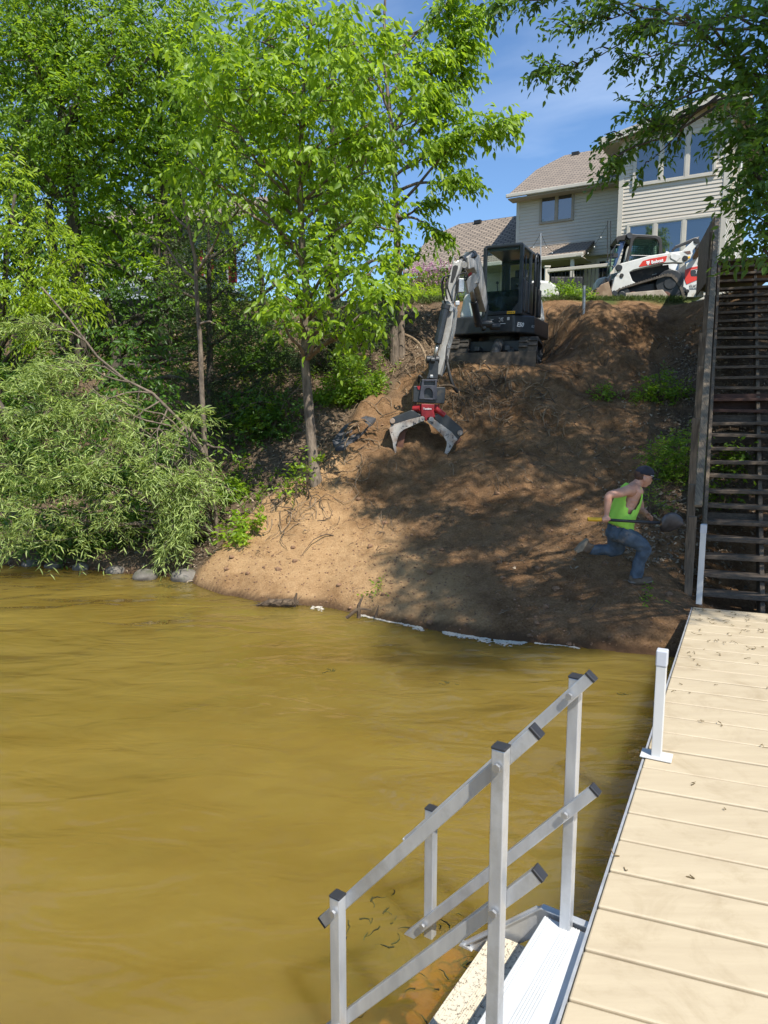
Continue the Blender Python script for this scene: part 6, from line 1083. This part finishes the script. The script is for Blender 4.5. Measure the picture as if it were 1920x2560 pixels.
# grass along the top edge and dry litter plants
fo = Foliage(); n = 2600; gx_ = rng.uniform(-.5, 7.2, n); gy_ = 17.45 + np.abs(rng.normal(0, .5, n)) + fbm(gx_, gx_ * 0, 3, 41) * 1.2; gz_ = terr(gx_, gy_)
P_ = np.stack([gx_, gy_, gz_], 1); fo.sprays(P_, np.tile([0, 0, 1.], (n, 1)) + rng.normal(0, .5, (n, 3)), .06, 4, .11, -.5, 0, .5); tag(fo.mesh('grass', lf_grs, None, wr=.12), kind='stuff')
fo = Foliage(); n = 5200; gx_ = rng.uniform(-8, .6, n); gy_ = rng.uniform(10.5, 18, n); m_ = (sandmask(gx_, gy_) < .25) & (fbm(gx_ * 1.1, gy_ * 1.1, 3, 77) > .02) & (gy_ > shore(gx_) + .4); gx_, gy_ = gx_[m_], gy_[m_]; gz_ = terr(gx_, gy_); n = len(gx_)
fo.sprays(np.stack([gx_, gy_, gz_], 1), np.tile([0, 0, 1.], (n, 1)) + rng.normal(0, .6, (n, 3)), .16, 5, .07, .0, 0, .5); tag(fo.mesh('undergrowth', lf_mid, None, wr=.5), kind='stuff')
# leaf litter and dry leaves next to the stairs
fo = Foliage(); n = 4200; gy_ = rng.uniform(8.6, 15.3, n); gx_ = np.interp(gy_, [8.2, 14.9], [3.75, 6.77]) + rng.normal(-.1, .65, n); gz_ = terr(gx_, gy_) + .01
fo.sprays(np.stack([gx_, gy_, gz_], 1), rng.normal(0, 1, (n, 3)) * [1, 1, .1], .05, 2, .06, .0, 0, .6); lf_dry = leafmat('dry leaf', (.34, .27, .19), (.12, .085, .055), (.2, .14, .08), .1, .8); tag(fo.mesh('leaf_litter', lf_dry, None, wr=.5), kind='stuff')
fo = Foliage(); n = 9000; gx_ = rng.uniform(-7, 1.5, n); gy_ = rng.uniform(10, 17.5, n); m_ = (sandmask(gx_, gy_) < .3); gx_, gy_ = gx_[m_], gy_[m_]; n = len(gx_)
fo.sprays(np.stack([gx_, gy_, terr(gx_, gy_) + .01], 1), rng.normal(0, 1, (n, 3)) * [1, 1, .1], .05, 2, .06, .0, 0, .6); tag(fo.mesh('leaf_litter', lf_dry, None, wr=.5), kind='stuff')
# ================================================================ ROOTS, STICKS, ROCKS, FOAM
def root_curl(q, p, L_, r_, flat=.3, k=6, drag=None):
    a = random.uniform(0, 6.28); P = [p]; cv = random.uniform(-.7, .7); lift = random.uniform(.0, .12)
    for i in range(k):
        a += cv + random.uniform(-.5, .5); s_ = L_ / k; nx_, ny_ = P[-1][0] + math.cos(a) * s_, P[-1][1] + math.sin(a) * s_; t_ = (i + 1) / k; P.append(np.array([nx_, ny_, TZ(nx_, ny_) + lift * math.sin(math.pi * t_) * (L_ > .2) + .005]))
    q.tube(P, [r_ * (1 - .8 * i / k) for i in range(k + 1)], 5)
q = MB(); qd = MB(); random.seed(21)
def clump(cx_, cy_, n, sx, sy, Lr=(.1, .5), rr=(.003, .009)):
    for i in range(int(n * 1.6)):
        h = HD(cx_ + random.gauss(0, sx), cy_ + random.gauss(0, sy)); root_curl(q if random.random() < .55 else qd, h, random.uniform(*Lr), random.uniform(*rr) * 1.35)
clump(1040, 830, 60, 70, 30, (.2, .8), (.004, .012)); clump(1100, 880, 60, 90, 35, (.2, .7)); clump(1010, 870, 25, 30, 20, (.2, .6)); clump(1200, 740, 40, 40, 50, (.2, .8)); clump(900, 760, 45, 30, 30, (.3, .9)); clump(870, 800, 30, 25, 25, (.3, .8)); clump(900, 690, 30, 50, 15, (.2, .6)); clump(1150, 760, 25, 30, 15, (.2, .5), (.003, .008))
clump(1150, 960, 60, 130, 50, (.08, .3)); clump(840, 1130, 22, 30, 30, (.08, .35), (.002, .005)); clump(1050, 1150, 60, 200, 90, (.06, .22), (.002, .005)); clump(1300, 1150, 45, 120, 80, (.06, .3), (.002, .005)); clump(1350, 760, 25, 70, 40, (.1, .4)); clump(700, 960, 90, 60, 70, (.2, .8), (.003, .009)); clump(600, 1080, 60, 50, 40, (.2, .7), (.003, .009)); clump(1440, 880, 30, 30, 90, (.1, .4), (.002, .005))
tag(q.build('root_debris', m_root), kind='stuff'); tag(qd.build('root_debris', m_rootd), kind='stuff')
q = MB(); P = [HD(870, 790) + [0, 0, .05], D(905, 740, HD(880, 775)[1] - .2), D(880, 722, HD(880, 775)[1] - .1), D(845, 720, HD(880, 775)[1])]; P = [D(840, 722, 15.6), D(872, 722, 15.5), D(905, 742, 15.2), D(925, 775, 14.6)]; P[-1] = HD(925, 790); q.tube(spline(P), [.02 + .001 * i for i in range(16)], 7); q.tube([P[1], P[1] + [-.3, 0, .25]], .01, 5); tag(q.build('bent_branch', m_root), 'bent brown branch arching over the ground in front of the slim tree', 'branch')
h = HD(852, 780); q = MB(); q.tube([h - [0, 0, .2], D(851, 705, h[1])], [.11, .085], 10); tag(q.build('tree_stump', m_bark), 'short broken grey stump beside the slim tree trunk', 'stump')
q = MB(); pl_ = [HD(x, y) + [0, 0, .06] for x, y in ((718, 960), (745, 925), (790, 908), (812, 912), (790, 935), (745, 975), (725, 978))]; q.prism(pl_, (0, 0, -.05)); tag(q.build('landscape_cloth', M('grey landscape cloth', (.085, .085, .09), (.05, .05, .055), 6, .9, bs=.5)), 'grey sheet of landscape fabric lying at the left edge of the dirt', 'fabric sheet')
# clods and pebbles
q = MB()
for i in range(4200):
    x = random.uniform(-3, 4.6); y = float(shore(x)) + abs(random.gauss(0, 1)) * 3.8 + .05
    if y > 16 or sandmask(x, y) < .6: continue
    r_ = random.uniform(.005, .016) * (3 if random.random() < .04 else 1); q.ball((x, y, TZ(x, y) + r_ * .3), (r_, r_ * random.uniform(.7, 1.2), r_ * .7), 6, 4, jit=.25)
tag(q.build('dirt_clods', m_gr if False else M('dirt clod', (.27, .16, .09), (.16, .09, .05), 30, .95)), kind='stuff')
# shore boulders
for (x, y, w_, h_, lab) in ((308, 1243, 26, 14, 'pale rounded boulder standing in the water under the willow'), (395, 1245, 32, 16, 'grey wet boulder nearest the dirt spill'), (300, 1210, 32, 26, 'tall dark boulder behind the pale rounded one'), (350, 1222, 30, 20, 'dark boulder between the pale and the wet one'), (385, 1210, 24, 16, 'half hidden boulder behind the wet one'), (170, 1225, 18, 10, 'low boulder far left under the willow'), (245, 1232, 22, 10, 'flat boulder left of the tall dark one'), (110, 1222, 20, 8, 'leftmost flat boulder at the shaded waterline'), (425, 1238, 16, 9, 'small boulder tucked against the foot of the dirt spill'), (60, 1218, 18, 8, 'boulder at the shaded shore near the picture edge')):
    p = GD(x, y + h_ * .75, 0.); s_ = K * p[1] / F * 1.12; q = MB(); random.seed(int(x)); q.ball(p + [0, w_ * s_ * .6, h_ * s_ * .25], (w_ * s_, w_ * s_ * .8, h_ * s_ * 1.15), 14, 9, jit=.07); o = q.build('boulder', m_rock, smooth=False); m = o.modifiers.new('s', 'SUBSURF'); m.levels = m.render_levels = 1; tag(o, lab, 'boulder', 'boulders along the shaded shore')
# foam
random.seed(5); q = MB()
for i in range(2600):
    x_ = random.choice([random.gauss(990, 40), random.gauss(930, 22), random.gauss(1100, 40), random.gauss(820, 30), random.uniform(900, 1180), random.uniform(900, 1180), random.uniform(640, 670) if random.random() < .3 else 1000, random.uniform(760, 1250), random.uniform(760, 1250)]); p = GD(x_, 1400)
    if vnoise(np.array([p[0] * 5]), np.array([0.]), 4)[0] < .18: continue
    wv_ = .5 * max(0, vnoise(np.array([p[0] * 2.3]), np.array([1.]), 8)[0] - .35)
    p[1] = float(shore(p[0]) + fbm(np.array([p[0] * 1.5]), np.array([0.]), 3, 9)[0] * .25) - abs(random.gauss(.0, .012 + wv_ * .3)) + .02; r_ = random.uniform(.003, .008) * (2.2 if random.random() < .12 else 1); q.ball((p[0], p[1], .001), (r_ * 1.8, r_ * 1.1, r_ * .5), 7, 4, jit=.35)
tag(q.build('foam', m_foam, smooth=True), kind='stuff')
# floating root piece
p = GD(600, 1313); q = MB(); q.tube([p + [-.28, 0, .03], p + [-.1, .02, .06], p + [.15, .04, .05], p + [.25, .1, .04]], [.01, .05, .06, .03], 8)
for i in range(26): a = p + [random.uniform(-.25, .25), random.uniform(-.05, .05), .05]; q.tube([a, a + [random.uniform(-.15, .15), random.uniform(-.06, .1), random.uniform(-.04, .10)]], [.008, .002], 4)
q.tube([p + [.2, .05, 0], p + [.24, .05, .18]], [.03, .012], 6); tag(q.build('driftwood', m_rootd), 'reddish brown root clump floating at the foot of the sunlit dirt', 'driftwood')
p = GD(775, 1335, .03); q = MB(); q.tube([p, p + [.0, 0, .16], p + [.05, .05, .25]], [.025, .02, .008], 6); q.tube([p + [.2, 0, 0], p + [.24, .03, .15]], [.02, .006], 6); q.tube([p + [-.15, 0, 0], p + [.0, .0, .12], p + [.15, 0, .1]], [.02, .02, .01], 6); tag(q.build('stranded_root', m_rootd), 'dark root stub sticking from the dirt at the waterline', 'driftwood')
# bits on the water
q = MB(); random.seed(9)
for (x, y) in ((365, 1262), (370, 1268), (355, 1265), (380, 1263), (720, 1450), (968, 1475), (1350, 1500)):
    for j in range(6):
        p = GD(x + random.gauss(0, 6), y + random.gauss(0, 3), .003); a = random.uniform(0, 6.3); P = [p]
        for k in range(3): a += random.uniform(-1, 1); P.append(P[-1] + [math.cos(a) * .02, math.sin(a) * .02, 0])
        q.tube(P, .0025, 4)
tag(q.build('floating_litter', M('floating weed', (.07, .075, .015), (.03, .03, .01), 20, .6)), kind='stuff')
